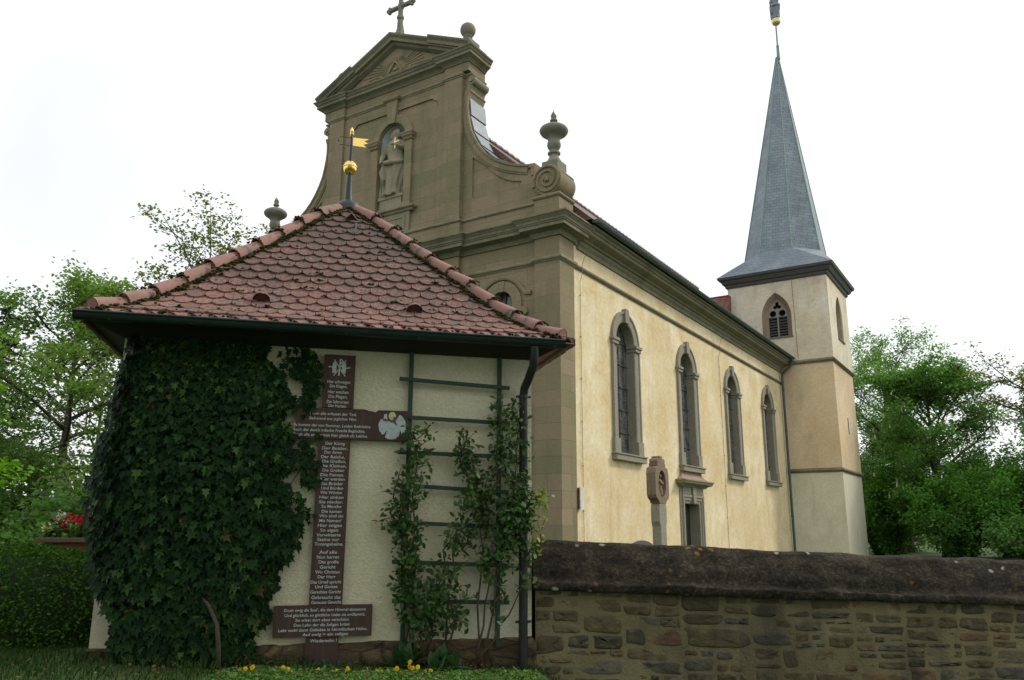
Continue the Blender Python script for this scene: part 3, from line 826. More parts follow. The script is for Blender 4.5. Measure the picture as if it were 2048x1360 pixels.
def belfry(fn, c):
    m = MB()
    o = arch(c, .72, 10.93, 12.0, 16, 13.24); i = arch(c, .47, 10.97, 12.05, 16, 12.98)
    n = len(o)
    m.add([fn(u,v,-.015) for u,v in o]+[fn(u,v,.24) for u,v in i]+[fn(u,v,.36) for u,v in i], [(k,(k+1)%n,n+(k+1)%n,n+k) for k in range(n)]+[(n+k,n+(k+1)%n,2*n+(k+1)%n,2*n+k) for k in range(n)])
    w = m.build('belfry_window', MAT['pinkstone'], tower)
    t = MB()
    circ = lambda x, z, r, k=18: [(x+r*math.cos(2*math.pi*q/k), z+r*math.sin(2*math.pi*q/k)) for q in range(k)]
    loops = [arch(c, .475, 12.02, 12.06, 16, 12.98)]
    for s in (-1,1): loops.append(circ(c+s*.228, 12.21, .165))
    tre = []
    for q in range(48):
        th = 2*math.pi*q/48; r_ = .075+.14*abs(math.cos(1.5*(th-math.pi/2)))
        tre.append((c+r_*math.cos(th), 12.60+r_*math.sin(th)))
    loops += [tre]
    t.plate(loops, .24, .33, fn)
    t.plate([[(c-.035,10.97),(c+.035,10.97),(c+.035,12.03),(c-.035,12.03)]], .24, .33, fn)
    for s in (-1,1):
        t.plate([[(c+s*.475-.02,10.97),(c+s*.475+.02,10.97),(c+s*.475+.02,12.03),(c+s*.475-.02,12.03)]], .25, .33, fn)
    t.build('tracery', MAT['winstone'], w)
    t = MB()
    for k in range(8):
        z = 10.98+k*.14
        a = [fn(c-.46,z,.29), fn(c+.46,z,.29), fn(c+.46,z+.10,.42), fn(c-.46,z+.10,.42)]
        b = [fn(c-.46,z+.02,.29), fn(c+.46,z+.02,.29), fn(c+.46,z+.12,.42), fn(c-.46,z+.12,.42)]
        t.add(a+b, [(0,1,2,3),(7,6,5,4),(0,4,5,1),(1,5,6,2),(2,6,7,3),(3,7,4,0)])
    t.build('louvre', MAT['louvre'], w)
    t = MB(); t.plate([[(c-.75,10.88),(c+.75,10.88),(c+.75,10.95),(c-.75,10.95)]], -.06, .3, fn); t.build('sill', MAT['trimdark'], w)
belfry(tw_front, -.06); belfry(tw_right, TY)
m = MB(); m.plate([[(TY-.07,6.2),(TY+.07,6.2),(TY+.07,7.0),(TY-.07,7.0)]], .03, .06, tw_right); m.build('slit_window', MAT['black'], tower)
# spire: square skirt and leaning octagonal needle
AX, AY, AZ = .46, TY, 28.35
m = MB()
b_ = 2.88
ve = [(-b_,TY-b_,14.33),(b_,TY-b_,14.33),(b_,TY+b_,14.33),(-b_,TY+b_,14.33)]
ra = 1.93/math.cos(math.pi/8)
ve += [(ra*math.cos(math.pi/8+k*math.pi/4), TY+ra*math.sin(math.pi/8+k*math.pi/4), 15.66) for k in range(8)]
m.add(ve, [(0,1,10,9),(1,2,4,11),(2,3,6,5),(3,0,8,7),(1,11,10),(2,5,4),(3,7,6),(0,9,8),(0,3,2,1)])
oc = []
for z, ap in ((15.4, 1.95), (15.65, 1.935), (27.7, .07)):
    f_ = (z-15)/(AZ-15)
    cxs, cys = AX*max(f_,0), TY
    rr = ap/math.cos(math.pi/8)
    for k in range(8):
        a = math.pi/8+k*math.pi/4
        oc.append((cxs+rr*math.cos(a), cys+rr*math.sin(a), z))
m.add(oc, [(i*8+k, i*8+(k+1)%8, (i+1)*8+(k+1)%8, (i+1)*8+k) for i in range(2) for k in range(8)])
spire = m.build('spire', MAT['slate'], tower)
m = MB()
for k in range(8):
    a = Vector(oc[8+k]); b = Vector(oc[16+k]); d = (a-Vector((0,TY,a.z))).normalized()
    m.tube([a+d*.01, a.lerp(b,.5)+d*.01, b+d*.005], [.03,.027,.018], 5)
m.build('ridge_flashing', MAT['copper'], spire)
m = MB(); m.lathe([(.1,27.55),(.09,27.9),(.075,28.35),(.085,28.37),(.085,28.42),(.05,28.44),(.045,29.75)], (AX+.05,TY,0), 12)
m.build('spire_pole', MAT['copper'], spire, smooth=True)
m = MB(); m.sphere((AX+.08,TY,29.95), .26, 18, (1,1,.85)); m.lathe([(.262,29.97),(.275,29.99),(.275,30.02),(.255,30.06)], (AX+.08,TY,0), 18)
m.build('spire_ball', MAT['goldpaint'], spire, smooth=True)
m = MB(); m.tube([(.80,TY-2.46,13.8),(.83,TY-2.465,9.75)], .011, 5)
for k in range(3): m.sphere((.82,TY-2.465,10.4+k*1.3), .025, 6)
m.build('lightning_cable', MAT['cable'], tower)
# ================================================================ GROUND
def sstep(a, b, x):
    t = max(0, min(1, (x-a)/(b-a))); return t*t*(3-2*t)
def gz(x, y):
    near = (max(-.25, min(.55, .325-.05*x))-.24*sstep(.15,.75,x))*sstep(1.5, 6.4, y)
    far = .22
    t = sstep(9, 14, y)
    z = near*(1-t)+far*t
    if y > 60: z += 15.5*sstep(60, 420, y)
    return z
def axis(lo, hi, fine_lo, fine_hi, step, k):
    a = list(np.arange(fine_lo, fine_hi, step))
    g = []; x = fine_hi; s = step
    while x < hi: g.append(x); s *= k; x += s
    g.append(hi)
    l = []; x = fine_lo; s = step
    while x > lo:
        s *= k; x -= s; l.append(max(x, lo))
    return l[::-1]+a+g
gxs = axis(-900, 900, -9, 9, .3, 1.25); gys = axis(-60, 1400, -2, 14, .3, 1.2)
V = [(x, y, gz(x, y)+.012*math.sin(3.1*x+1.7*y)) for y in gys for x in gxs]
nxg = len(gxs)
F = [(j*nxg+i, j*nxg+i+1, (j+1)*nxg+i+1, (j+1)*nxg+i) for j in range(len(gys)-1) for i in range(nxg-1)]
t = NT('meadow_ground')
n1 = t.noise(.35, 6); n2 = t.noise(14, 6)
c = t.ramp(n1, [(.3,(.030,.055,.016)),(.55,(.045,.085,.022)),(.75,(.075,.11,.035))])
c = t.mix(1.0, c, t.ramp(n2, [(.25,(.6,.6,.6)),(.75,(1.25,1.25,1.2))]), 'MULTIPLY')
MAT['ground'] = t.bsdf(c, .95, 0, t.bump(n2, .6, .03), .15)
tag(np_mesh('ground', V, F, MAT['ground']), kind='structure')
# far fields on the hillside
def patch(name, x0, x1, y0, y1, c1, c2):
    xs = np.linspace(x0, x1, 14); ys = np.linspace(y0, y1, 10)
    V = [(x, y, gz(x, y)+.35) for y in ys for x in xs]
    F = [(j*14+i, j*14+i+1, (j+1)*14+i+1, (j+1)*14+i) for j in range(9) for i in range(13)]
    tt = NT(name+'_crop'); cc = tt.mix(tt.noise(.3, 4), c1, c2)
    tag(np_mesh(name, V, F, tt.bsdf(cc, .95, 0, None, .1)), kind='structure')
patch('rapeseed_field', -230, -40, 205, 232, (.62,.52,.03), (.50,.46,.04))
patch('rapeseed_field', -130, -20, 128, 138, (.60,.50,.03), (.42,.40,.04))
patch('corn_field', -260, -30, 245, 330, (.10,.17,.05), (.14,.22,.07))

# ================================================================ LITTLE HOUSE
HR = R(14.0)
HX, HY = -1.8001, 7.2808
house = thing('mortuary_house', 'small cream roughcast churchyard house with mossy red tiled pyramid roof and half covered in ivy', 'house', (HX, HY, 0), HR)
RC = Vector((.21, 2.27, 0))
AP = Vector((.26, 2.27, 5.6))
PROF = [(2.27,3.435),(2.05,3.54),(1.85,3.685),(1.65,3.87),(1.54,3.985),(1.36,4.19),(1.15,4.40),(.9,4.66),(.69,4.89),(.47,5.14),(0,5.6)]
HS = [p[0] for p in PROF][::-1]; ZS = [p[1] for p in PROF][::-1]
def zprof(h): return float(np.interp(h, HS, ZS))
# walls with plinth
m = MB(); m.box(-1.74, 2.15, .35, 4.19, .58, 3.36)
wall = m.build('wall', MAT['cream'], house)
m = MB()
# plinth: rough stone, slightly proud, with an uneven top edge
k = 60; r5 = random.Random(5)
def ring(z, off, amp):
    L = []
    per = [(-1.74-off,.35-off),(2.15+off,.35-off),(2.15+off,4.19+off),(-1.74-off,4.19+off)]
    for q in range(4):
        a = per[q]; b = per[(q+1)%4]
        for i in range(k//4*2):
            s_ = i/(k//4*2); L.append((a[0]+(b[0]-a[0])*s_+r5.uniform(-amp,amp), a[1]+(b[1]-a[1])*s_+r5.uniform(-amp,amp), z+r5.uniform(-amp,amp)*1.2))
    return L
rs = [ring(-.2,.05,.0), ring(.2,.045,.012), ring(.35,.035,.014), ring(.48,.03,.014), ring(.57,.02,.012), ring(.60,-.01,.006)]
L = len(rs[0]); vs_ = [p for r_ in rs for p in r_]
m.add(vs_, [(i*L+j, i*L+(j+1)%L, (i+1)*L+(j+1)%L, (i+1)*L+j) for i in range(len(rs)-1) for j in range(L)])
t = NT('plinth_rubble')
v1 = t.n('ShaderNodeTexVoronoi'); v1.inputs['Scale'].default_value = 3.2; v1.feature = 'DISTANCE_TO_EDGE'
t.l(t.map((1,1,2.4), t.n('ShaderNodeTexCoord').outputs['Object']), v1.inputs['Vector'])
n1 = t.noise(3, 7, t.map((1,1,2.5)), .65); n2 = t.noise(22, 6)
c = t.ramp(n1, [(.3,(.055,.04,.025)),(.5,(.10,.07,.04)),(.62,(.16,.12,.06)),(.75,(.23,.18,.09))])
c = t.mix(1.0, c, t.ramp(v1.outputs['Distance'], [(.0,(.4,.4,.4)),(.08,(1,1,1))]), 'MULTIPLY')
MAT['plinth'] = t.bsdf(c, .95, 0, t.bump(t.mix(.5, n2, v1.outputs['Distance'], 'ADD'), .9, .03), .2)
m.build('plinth', MAT['plinth'], house)
# eaves: soffit boards
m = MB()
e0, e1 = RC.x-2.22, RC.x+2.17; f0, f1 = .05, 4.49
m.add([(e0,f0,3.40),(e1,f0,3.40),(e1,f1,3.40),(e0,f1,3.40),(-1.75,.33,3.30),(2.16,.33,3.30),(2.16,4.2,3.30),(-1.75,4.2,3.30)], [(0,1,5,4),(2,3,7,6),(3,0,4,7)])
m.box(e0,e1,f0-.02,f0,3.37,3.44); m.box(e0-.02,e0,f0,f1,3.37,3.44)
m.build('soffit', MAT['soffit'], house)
m = MB(); m.add([(e1,f0,3.415),(e1,f1,3.415),(2.155,4.2,3.315),(2.155,.33,3.315)], [(0,1,2,3)])
for i in range(26):
    y = f0+.02+i*.17; m.box(e1-.3, e1+.05, y, y+.16, 3.425+.004*(i%2), 3.44+.004*(i%2))
m.build('eave_underside', MAT['soffitred'], house)
# ---- tiles
t = NT('beaver_tail_tile')
rr = t.rnd()
c = t.ramp(rr, [(0,(.205,.105,.082)),(.35,(.265,.138,.110)),(.7,(.305,.165,.135)),(1,(.235,.122,.096))])
sp = t.noise(34, 4, None, .75); sp2 = t.noise(1.3, 4)
sep = t.n('ShaderNodeSeparateXYZ'); t.l(t.co.outputs['Object'], sep.inputs[0])
up = t.n('ShaderNodeMapRange'); up.inputs['From Min'].default_value = 3.5; up.inputs['From Max'].default_value = 5.2; up.inputs['To Min'].default_value = -.06; up.inputs['To Max'].default_value = .10
t.l(sep.outputs[2], up.inputs['Value'])
ad = t.n('ShaderNodeMath', operation='ADD'); t.l(sp, ad.inputs[0]); t.l(up.outputs[0], ad.inputs[1])
ad2 = t.n('ShaderNodeMath', operation='MULTIPLY_ADD'); t.l(sp2, ad2.inputs[0]); ad2.inputs[1].default_value = .28; t.l(ad.outputs[0], ad2.inputs[2])
ad3 = t.n('ShaderNodeMath', operation='MULTIPLY_ADD'); t.l(rr, ad3.inputs[0]); ad3.inputs[1].default_value = .06; t.l(ad2.outputs[0], ad3.inputs[2])
lich = t.ramp(ad3.outputs[0], [(.615,0),(.66,1)])
c = t.mix(t.mix(1.0, lich, (.82,.82,.82), 'MULTIPLY'), c, (.085,.068,.058))
yl = t.ramp(t.noise(2.1, 6, t.map((1,1,1), None, (5,3,1)), .6), [(.66,0),(.72,1)])
lowm = t.n('ShaderNodeMapRange'); lowm.inputs['From Min'].default_value = 3.95; lowm.inputs['From Max'].default_value = 3.55; t.l(sep.outputs[2], lowm.inputs['Value'])
c = t.mix(t.mix(1.0, yl, lowm.outputs[0], 'MULTIPLY'), c, (.26,.17,.035))
gre = t.ramp(t.noise(5, 6, t.map((1,1,1), None, (1,7,2)), .65), [(.5,0),(.62,.75)])
c = t.mix(t.mix(1.0, gre, lowm.outputs[0], 'MULTIPLY'), c, (.13,.115,.095))
MAT['tile'] = t.bsdf(c, .8, 0, t.bump(sp, .35, .006), .25)
t = NT('ridge_tile_clay')
n1 = t.noise(6, 6, None, .65); n2 = t.noise(30, 5)
c = t.ramp(n1, [(.3,(.29,.15,.125)),(.48,(.34,.185,.155)),(.58,(.27,.17,.145)),(.65,(.12,.11,.095))])
MAT['ridge'] = t.bsdf(c, .8, 0, t.bump(n2, .3, .006), .25)
t = NT('moss')
n1 = t.noise(9, 6); n2 = t.noise(70, 4)
c = t.ramp(n1, [(.3,(.022,.022,.010)),(.5,(.045,.050,.013)),(.68,(.085,.095,.02)),(.8,(.13,.13,.03))])
MAT['moss'] = t.bsdf(c, 1.0, 0, t.bump(n2, 1.0, .02), .05)

SL = [0]; hh = np.linspace(2.27, 0, 300); zz = [zprof(h) for h in hh]
for i in range(299): SL.append(SL[-1]+math.hypot(hh[i]-hh[i+1], zz[i+1]-zz[i]))
def at_s(s): return float(np.interp(s, SL, hh)), float(np.interp(s, SL, zz))
def roof_pt(side, a, s, lift):
    """side 0..3; a along the eave (from centre), s up the slope, lift normal to the slope"""
    h, z = at_s(max(0, min(SL[-1], s)))
    h2, z2 = at_s(max(0, min(SL[-1], s+.02))); h1, z1 = at_s(max(0, min(SL[-1], s-.02)))
    d = Vector((0, h1-h2, z2-z1)); d.normalize()
    n_ = Vector((0, -d.z, d.y))
    f_ = 1-h/2.27
    ex = a + (AP.x-RC.x)*f_ if side == 0 else a
    p = Vector((ex, -h, z)) + n_*lift
    if s < 0: p += Vector((0, s*.85, s*.6))
    ca, sa = [(1,0),(0,1),(-1,0),(0,-1)][side]
    return (RC.x+p.x*ca-p.y*sa, RC.y+p.x*sa+p.y*ca, p.z)
deck = MB()
for side in range(4):
    prev = None
    for i in range(24):
        s = SL[-1]*i/23; h = at_s(s)[0]
        row = (roof_pt(side, -h, s, -.02), roof_pt(side, h, s, -.02))
        if prev: deck.quad(prev[0], prev[1], row[1], row[0])
        prev = row
roof = deck.build('roof', MAT['soffit'], house)
tm = MB()
GA, TWD, TL = .152, .177, .31
r6 = random.Random(11)
nrow = int(SL[-1]/GA)+1
vent_spots = [(-.585-.21, 1.79), (.921-.21, 1.80), (.253-.21, .39)]
for side in range(4):
    for r_ in [-9]+list(range(0, nrow)):
        under = r_ == -9
        if under: r_ = 1
        s0 = (r_*GA if not under else 0)-.045
        hrow = at_s(max(0, s0))[0]
        cnt = int(hrow/TWD)+2
        for i in range(-cnt, cnt+1):
            a0 = (i+(.5 if r_ % 2 else 0))*TWD
            if abs(a0)-TWD*.5 > hrow+.01: continue
            w = TWD*.5-.003
            ds = r6.uniform(-.006,.006); lf = r6.uniform(0,.005); sk = r6.uniform(-.006,.006)
            def clampa(a, s):
                lim = at_s(max(0, s))[0]+.012
                return max(-lim, min(lim, a))
            bot = []
            for q in range(9):
                u = -1+q/4
                bot.append((a0+u*w, s0+ds+(0 if under else .060)*abs(u)**2.1+sk*u))
            top = [(a0+w, min(s0+TL, SL[-1])), (a0-w, min(s0+TL, SL[-1]))]
            out = bot+top
            n = len(out)
            tl = [(.022 if under else .044)+lf]*9+[.0 if under else .010]*2
            vt = [roof_pt(side, clampa(a,s), s, l) for (a,s), l in zip(out, tl)]
            vb = [roof_pt(side, clampa(a,s), s, l-.020) for (a,s), l in zip(out, tl)]
            tm.add(vt+vb, [tuple(range(n))]+[(i2, n+i2, n+(i2+1)%n, (i2+1)%n) for i2 in range(n)])
tm.build('roof_tiles', MAT['tile'], roof, fixn=False)
# hip (ridge) tiles, each its own piece; front two hips are the ones seen
HN = 10
hip_h = list(np.linspace(2.19, .14, HN+1))
for side in range(4):
    sx, sy = [(-1,-1),(1,-1),(1,1),(-1,1)][side]
    def hp(h):
        f_ = 1-h/2.27
        z = zprof(h) if h <= 2.27 else 3.45-(h-2.27)*.62
        return Vector((RC.x+sx*h+(AP.x-RC.x)*max(0,f_), RC.y+sy*h, z+.035))
    for i in range(HN):
        a = hp(hip_h[i]); b = hp(hip_h[i+1]); d = (b-a).normalized()
        b = b+d*.035
        side_v = d.cross(Vector((0,0,1))).normalized(); up_v = side_v.cross(d).normalized()
        m = MB(); n = 11; vs_ = []
        jit = r6.uniform(-.008,.008)
        for q, (p, r_, lf) in enumerate(((a,.094,.022+jit),(a.lerp(b,.15),.09,.018+jit),(b,.070,0))):
            for wl in (0, -.014):
                for k in range(n):
                    t_ = math.pi*(-.08+1.16*k/(n-1))
                    vs_.append(p+side_v*(r_+wl)*math.cos(t_)+up_v*((r_+wl)*math.sin(t_)*.95+lf-.02))
        fs = []
        for q in range(2):
            for k in range(n-1):
                o = q*2*n
                fs.append((o+k, o+k+1, o+2*n+k+1, o+2*n+k))
                fs.append((o+n+k, o+3*n+k, o+3*n+k+1, o+n+k+1))
        for k in range(n-1): fs.append((k, n+k, n+k+1, k+1))
        if i == 0: fs.append(tuple(range(n)))      # mortared end of the lowest piece
        m.add(vs_, fs)
        m.build('ridge_tile', MAT['ridge'], roof, smooth=True, fixn=False)
# moss along the hips and in cushions on the tiles
ico = [(0,0,1)]
for i in range(5): t_ = 2*math.pi*i/5; ico.append((.894*math.cos(t_),.894*math.sin(t_),.447))
for i in range(5): t_ = 2*math.pi*(i+.5)/5; ico.append((.894*math.cos(t_),.894*math.sin(t_),-.447))
ico.append((0,0,-1))
icf = [(0,1+i,1+(i+1)%5) for i in range(5)]+[(1+i,6+i,1+(i+1)%5) for i in range(5)]+[(1+(i+1)%5,6+i,6+(i+1)%5) for i in range(5)]+[(6+i,11,6+(i+1)%5) for i in range(5)]
def lump(m, p, r, rx=1, ry=1, rz=.7, rr=r6):
    m.add([(p[0]+v[0]*r*rx*rr.uniform(.7,1.2), p[1]+v[1]*r*ry*rr.uniform(.7,1.2), p[2]+v[2]*r*rz*rr.uniform(.7,1.2)) for v in ico], icf)
mo = MB()
for side in range(4):
    for sg in (-1, 1):
        for i in range(520 if side in (0,) else 60):
            s = r6.random()*SL[-1]*.98
            h = at_s(s)[0]
            a = sg*(h-.10-abs(r6.gauss(0,.035)))
            if sg*a < 0: continue
            p = roof_pt(side, a, s, .03+r6.uniform(0,.03)); lump(mo, p, r6.uniform(.008,.026))
    for i in range(150 if side == 0 else 25):
        s = r6.random()**1.5*SL[-1]*.9; h = at_s(s)[0]
        row = round(s/GA)*GA
        p = roof_pt(side, r6.uniform(-1,1)*h*.9, row+r6.uniform(-.01,.03), .04)
        big = r6.random() < .14
        for q in range(5 if big else 2):
            lump(mo, (p[0]+r6.gauss(0,.02 if big else .01), p[1]+r6.gauss(0,.012), p[2]+r6.gauss(0,.006)), r6.uniform(.014,.026) if big else r6.uniform(.008,.018), 1, 1, .6)
for side in range(4):
    sx, sy = [(-1,-1),(1,-1),(1,1),(-1,1)][side]
    for h in hip_h[1:-1]:
        f_ = 1-h/2.27
        c_ = Vector((RC.x+sx*h+(AP.x-RC.x)*f_, RC.y+sy*h, zprof(h)+.035))
        for q in range(20):
            t_ = math.pi*r6.uniform(-.1,1.1)
            d = Vector((-sx,-sy,1)).normalized(); sv = d.cross(Vector((0,0,1))).normalized(); uv = sv.cross(d)
            p = c_+sv*.105*math.cos(t_)+uv*(.105*math.sin(t_)*.95+.0)-d*r6.uniform(.0,.07)
            lump(mo, p, r6.uniform(.006,.020))
tag(mo.build('moss', MAT['moss'], roof, smooth='all'), kind='stuff')
# vent tiles
for (a, h) in vent_spots:
    s = float(np.interp(-h, [-x for x in hh], SL))
    m = MB()
    P = Vector(roof_pt(0, a, s, .035)); n = 9
    h2, z2 = at_s(s+.02); h1, z1 = at_s(s-.02)
    d = Vector((0, h1-h2, z2-z1)).normalized(); nn = Vector((0,-d.z,d.y)); ex = Vector((1,0,0))
    tri = h < 1
    vs_ = []
    for (off, r_) in ((0,.085),(.05,.08),(.16,.02)):
        for k in range(n):
            t_ = math.pi*k/(n-1)
            if tri: q = (math.cos(t_), (1-abs(math.cos(t_)))*1.1)
            else: q = (math.cos(t_), math.sin(t_)**.8*1.15)
            vs_.append(P+d*off+ex*q[0]*r_+nn*q[1]*r_)
    fs = [(q*n+k, q*n+k+1, (q+1)*n+k+1, (q+1)*n+k) for q in range(2) for k in range(n-1)]
    m.add(vs_, fs)
    v_ = m.build('vent_tile', MAT['tile'], roof, fixn=False)
    m2 = MB(); m2.add([P+d*.012+ex*math.cos(math.pi*k/(n-1))*.075+nn*((1-abs(math.cos(math.pi*k/(n-1))))*1.1 if tri else math.sin(math.pi*k/(n-1))**.8*1.15)*.075 for k in range(n)], [tuple(range(n))])
    m2.build('vent_grille', m_plain('vent_clay', (.085,.035,.026), .9), roof, fixn=False)
m = MB()
p0 = Vector(roof_pt(0, .10, 2.30, .05)); m.box(p0.x-.012,p0.x+.012,p0.y-.02,p0.y-.005,p0.z-.05,p0.z+.10); m.box(p0.x-.012,p0.x+.012,p0.y-.05,p0.y-.005,p0.z-.05,p0.z-.03)
m.build('snow_hook', MAT['lead'], roof)
# cap and finial
m = MB()
m.lathe([(.175,5.50),(.165,5.57),(.13,5.62),(.085,5.65),(.045,5.675),(.0,5.68)], (AP.x,AP.y,0), 20)
cap = m.build('roof_cap', MAT['gunmetal'], roof, smooth=True)
FX, FY = AP.x, AP.y
m = MB(); m.lathe([(.055,5.66),(.045,5.72),(.033,5.95),(.030,6.05)], (FX,FY,0), 12); m.lathe([(.024,6.17),(.022,6.3),(.016,6.5),(.014,6.60)], (FX,FY,0), 10)
m.box(FX-.30,FX+.30,FY-.004,FY+.004,6.905,6.915) if False else None
m.tube([(FX-.15,FY,6.545),(FX+.02,FY,6.545)], .004, 5); m.tube([(FX-.15,FY,6.435),(FX+.02,FY,6.435)], .004, 5); m.sphere((FX-.165,FY,6.49), .012, 8)
rod = m.build('finial', MAT['gunmetal'], house, smooth=True)
m = MB()
m.lathe([(.02,6.025),(.05,6.035),(.075,6.065),(.085,6.11),(.086,6.122),(.094,6.125),(.094,6.135),(.086,6.138),(.075,6.17),(.05,6.20),(.02,6.21)], (FX,FY,0), 24)
m.build('finial_ball', MAT['gold'], rod, smooth=True)
m = MB(); m.lathe([(.015,6.57),(.024,6.585),(.028,6.61),(.018,6.615),(.026,6.63),(.022,6.66),(.003,6.695)], (FX,FY,0), 14)
m.build('finial_tip', MAT['gold'], rod, smooth=True)
m = MB()
fl = [(.0,6.435),(.175,6.43),(.135,6.465),(.195,6.49),(.145,6.515),(.205,6.55),(.0,6.55)]
m.plate([[(FX+.018+p[0], p[1]) for p in fl]], FY-.004, FY+.004, fx)
m.build('weathervane_flag', MAT['gold'], rod)
# gutter and downpipe
m = MB()
gx0, gx1 = RC.x-2.305, RC.x+2.185
def gx(u, v, d): return (d, u, v)
n = 10; r_ = .062
o = [(.0+r_*math.cos(math.pi+math.pi*i/n), 3.435+r_*math.sin(math.pi+math.pi*i/n)*1.1) for i in range(n+1)]
i_ = [(.0+(r_-.006)*math.cos(math.pi+math.pi*i/n), 3.435+(r_-.006)*math.sin(math.pi+math.pi*i/n)*1.1) for i in range(n, -1, -1)]
m.plate([o+i_], gx0, gx1, gx)
for x in (gx0, gx1): m.plate([o+[(r_,3.436)]], x-.003, x+.003, gx)
m.tube([(gx0,-r_,3.436),(gx1,-r_,3.436)], .012, 8)
for k in range(7): x = gx0+.3+k*.68; m.box(x-.012,x+.012,-.075,.06,3.372,3.376)
m.build('gutter', MAT['gutter'], house, smooth=True)
m = MB()
m.tube([(2.085,.0,3.37),(2.085,.01,3.27),(2.085,.04,3.18),(2.065,.16,3.06),(2.045,.235,2.98),(2.04,.255,2.9),(2.04,.255,.2)], .043, 14)
for z in (2.90, .74): m.lathe([(.052,z-.012),(.052,z+.012)], (2.04,.255,0), 14); m.box(1.965,2.115,.24,.27,z-.01,z+.01)
m.lathe([(.05,2.62),(.05,2.66)], (2.04,.255,0), 14)
m.build('downpipe', MAT['pipe'], house, smooth=True)

# ================================================================ INSCRIBED WOODEN CROSS
BF = .325
cross = thing('inscribed_cross', 'tall brown wooden cross with white painted German verses fixed to the cream house wall', 'wooden cross', (HX, HY, 0), HR)
def bplank(name, x0, x1, z0, z1, d0=BF-.028, d1=.349, chew=None):
    m = MB()
    L = [(x0,z0),(x1,z0),(x1,z1)]
    if chew: L += chew
    L += [(x0,z1)]
    m.plate([L], d0, d1, fx)
    return m.build(name, MAT['board'], cross, bevel=.003)
up_b = bplank('upper_board', .062, .358, 2.72, 3.24)
arm_b = bplank('cross_arm', -.17, .893, 2.421, 2.7155, BF-.036, .349, [(.60,2.713),(.57,2.69),(.54,2.70),(.50,2.705),(.47,2.716)])
sh_b = bplank('shaft_board', .05, .346, .922, 2.419)
lo_b = bplank('lower_board', -.247, .62, .648, .919, BF-.036, .349)
ft_b = bplank('foot_board', .039, .33, .36, .645)
def text_into(m, s, x, z, w, capz, d, skew=0.0):
    cu = bpy.data.curves.new('line', 'FONT'); cu.body = s; cu.align_x = 'LEFT'; cu.size = 1; cu.resolution_u = 3
    cu.offset = .012
    o = bpy.data.objects.new('line', cu); col.objects.link(o)
    dg = bpy.context.evaluated_depsgraph_get()
    me = bpy.data.meshes.new_from_object(o.evaluated_get(dg))
    if len(me.vertices):
        xs = [v.co.x for v in me.vertices]; x0, x1 = min(xs), max(xs)
        k = w/(x1-x0); kz = capz/.72
        m.add([(x+(v.co.x-x0)*k - w/2 + skew*v.co.y*kz, d, z+v.co.y*kz) for v in me.vertices], [tuple(p.vertices) for p in me.polygons])
    col.objects.unlink(o); bpy.data.objects.remove(o); bpy.data.curves.remove(cu); bpy.data.meshes.remove(me)
D1 = BF-.0295; D2 = BF-.0375
rt = random.Random(2)
# upper board
m = MB()
for s, py, w in (("Hier schweigen",345,.215),("Die Klagen,",380,.165),("Hier weichen",425,.195),("Die Plagen,",462,.18),("Die Schmerzen",503,.205),("Der Herzen.",535,.17)):
    z = 3.242-(py-125)/4*.00492-.012
    text_into(m, s, .207, z, w, .030, D1, .05)
m.build('lettering', MAT['letter'], up_b, fixn=False)
# Christ monogram with the two tablets
m = MB()
ex, ez = .205, 3.11
def pl(pts, d=D1, dd=.0012): m.plate([[(ex+p[0], ez+p[1]) for p in pts]], d-dd, d, fx)
for s in (-1, 1):
    c = s*.045
    pl([(c-.019,-.052),(c+.017,-.052),(c+.019,.04),(c+.012,.055),(c,.06),(c-.012,.055),(c-.019,.04)])
def bar(x0,z0,x1,z1,w,d=D1-.0014):
    a = Vector((x0,z0)); b = Vector((x1,z1)); n_ = (b-a).normalized(); n_ = Vector((-n_.y,n_.x))*w/2
    pl([a+n_, a-n_, b-n_, b+n_], d)
bar(0,-.078,.008,.088,.014); bar(-.05,-.078,.062,.08,.010); bar(.06,-.08,-.05,.08,.010)
bar(-.093,.008,-.06,.008,.011); bar(.064,-.002,.098,.006,.011); bar(-.096,0,-.096,.017,.007); bar(.098,-.002,.1,.014,.007)
pp = [(.012+.024*math.cos(R(95-190*i/10)), .066+.024*math.sin(R(95-190*i/10))) for i in range(11)]
pq = [(.012+.013*math.cos(R(95-190*i/10)), .066+.013*math.sin(R(95-190*i/10))) for i in range(10,-1,-1)]
pl(pp+pq, D1-.0016)
m.build('emblem', MAT['letter'], up_b, fixn=False)
# cross arm
m = MB()
for s, py, xa, xb in (("Denn alle erfasset der Tod,",598,350,715),("Befreiend aus jeglicher Not.",636,348,718),("Es kommt der von Kummer, Leiden Bedrückte",690,232,828),("Auch der durch irdische Freude Beglückte,",726,226,788),("Doch alle erscheinen hier gleich als Leiche.",764,230,810)):
    x0 = .064+(540+xa/4-650)*.00477; x1 = .064+(540+xb/4-650)*.00477
    z = 2.7155-(py-548-(xa+xb)/2*.035+14)/4*.0049-.012
    text_into(m, s, (x0+x1)/2, z, x1-x0, .027, D2, .05)
m.build('lettering', MAT['letter'], arm_b, fixn=False)
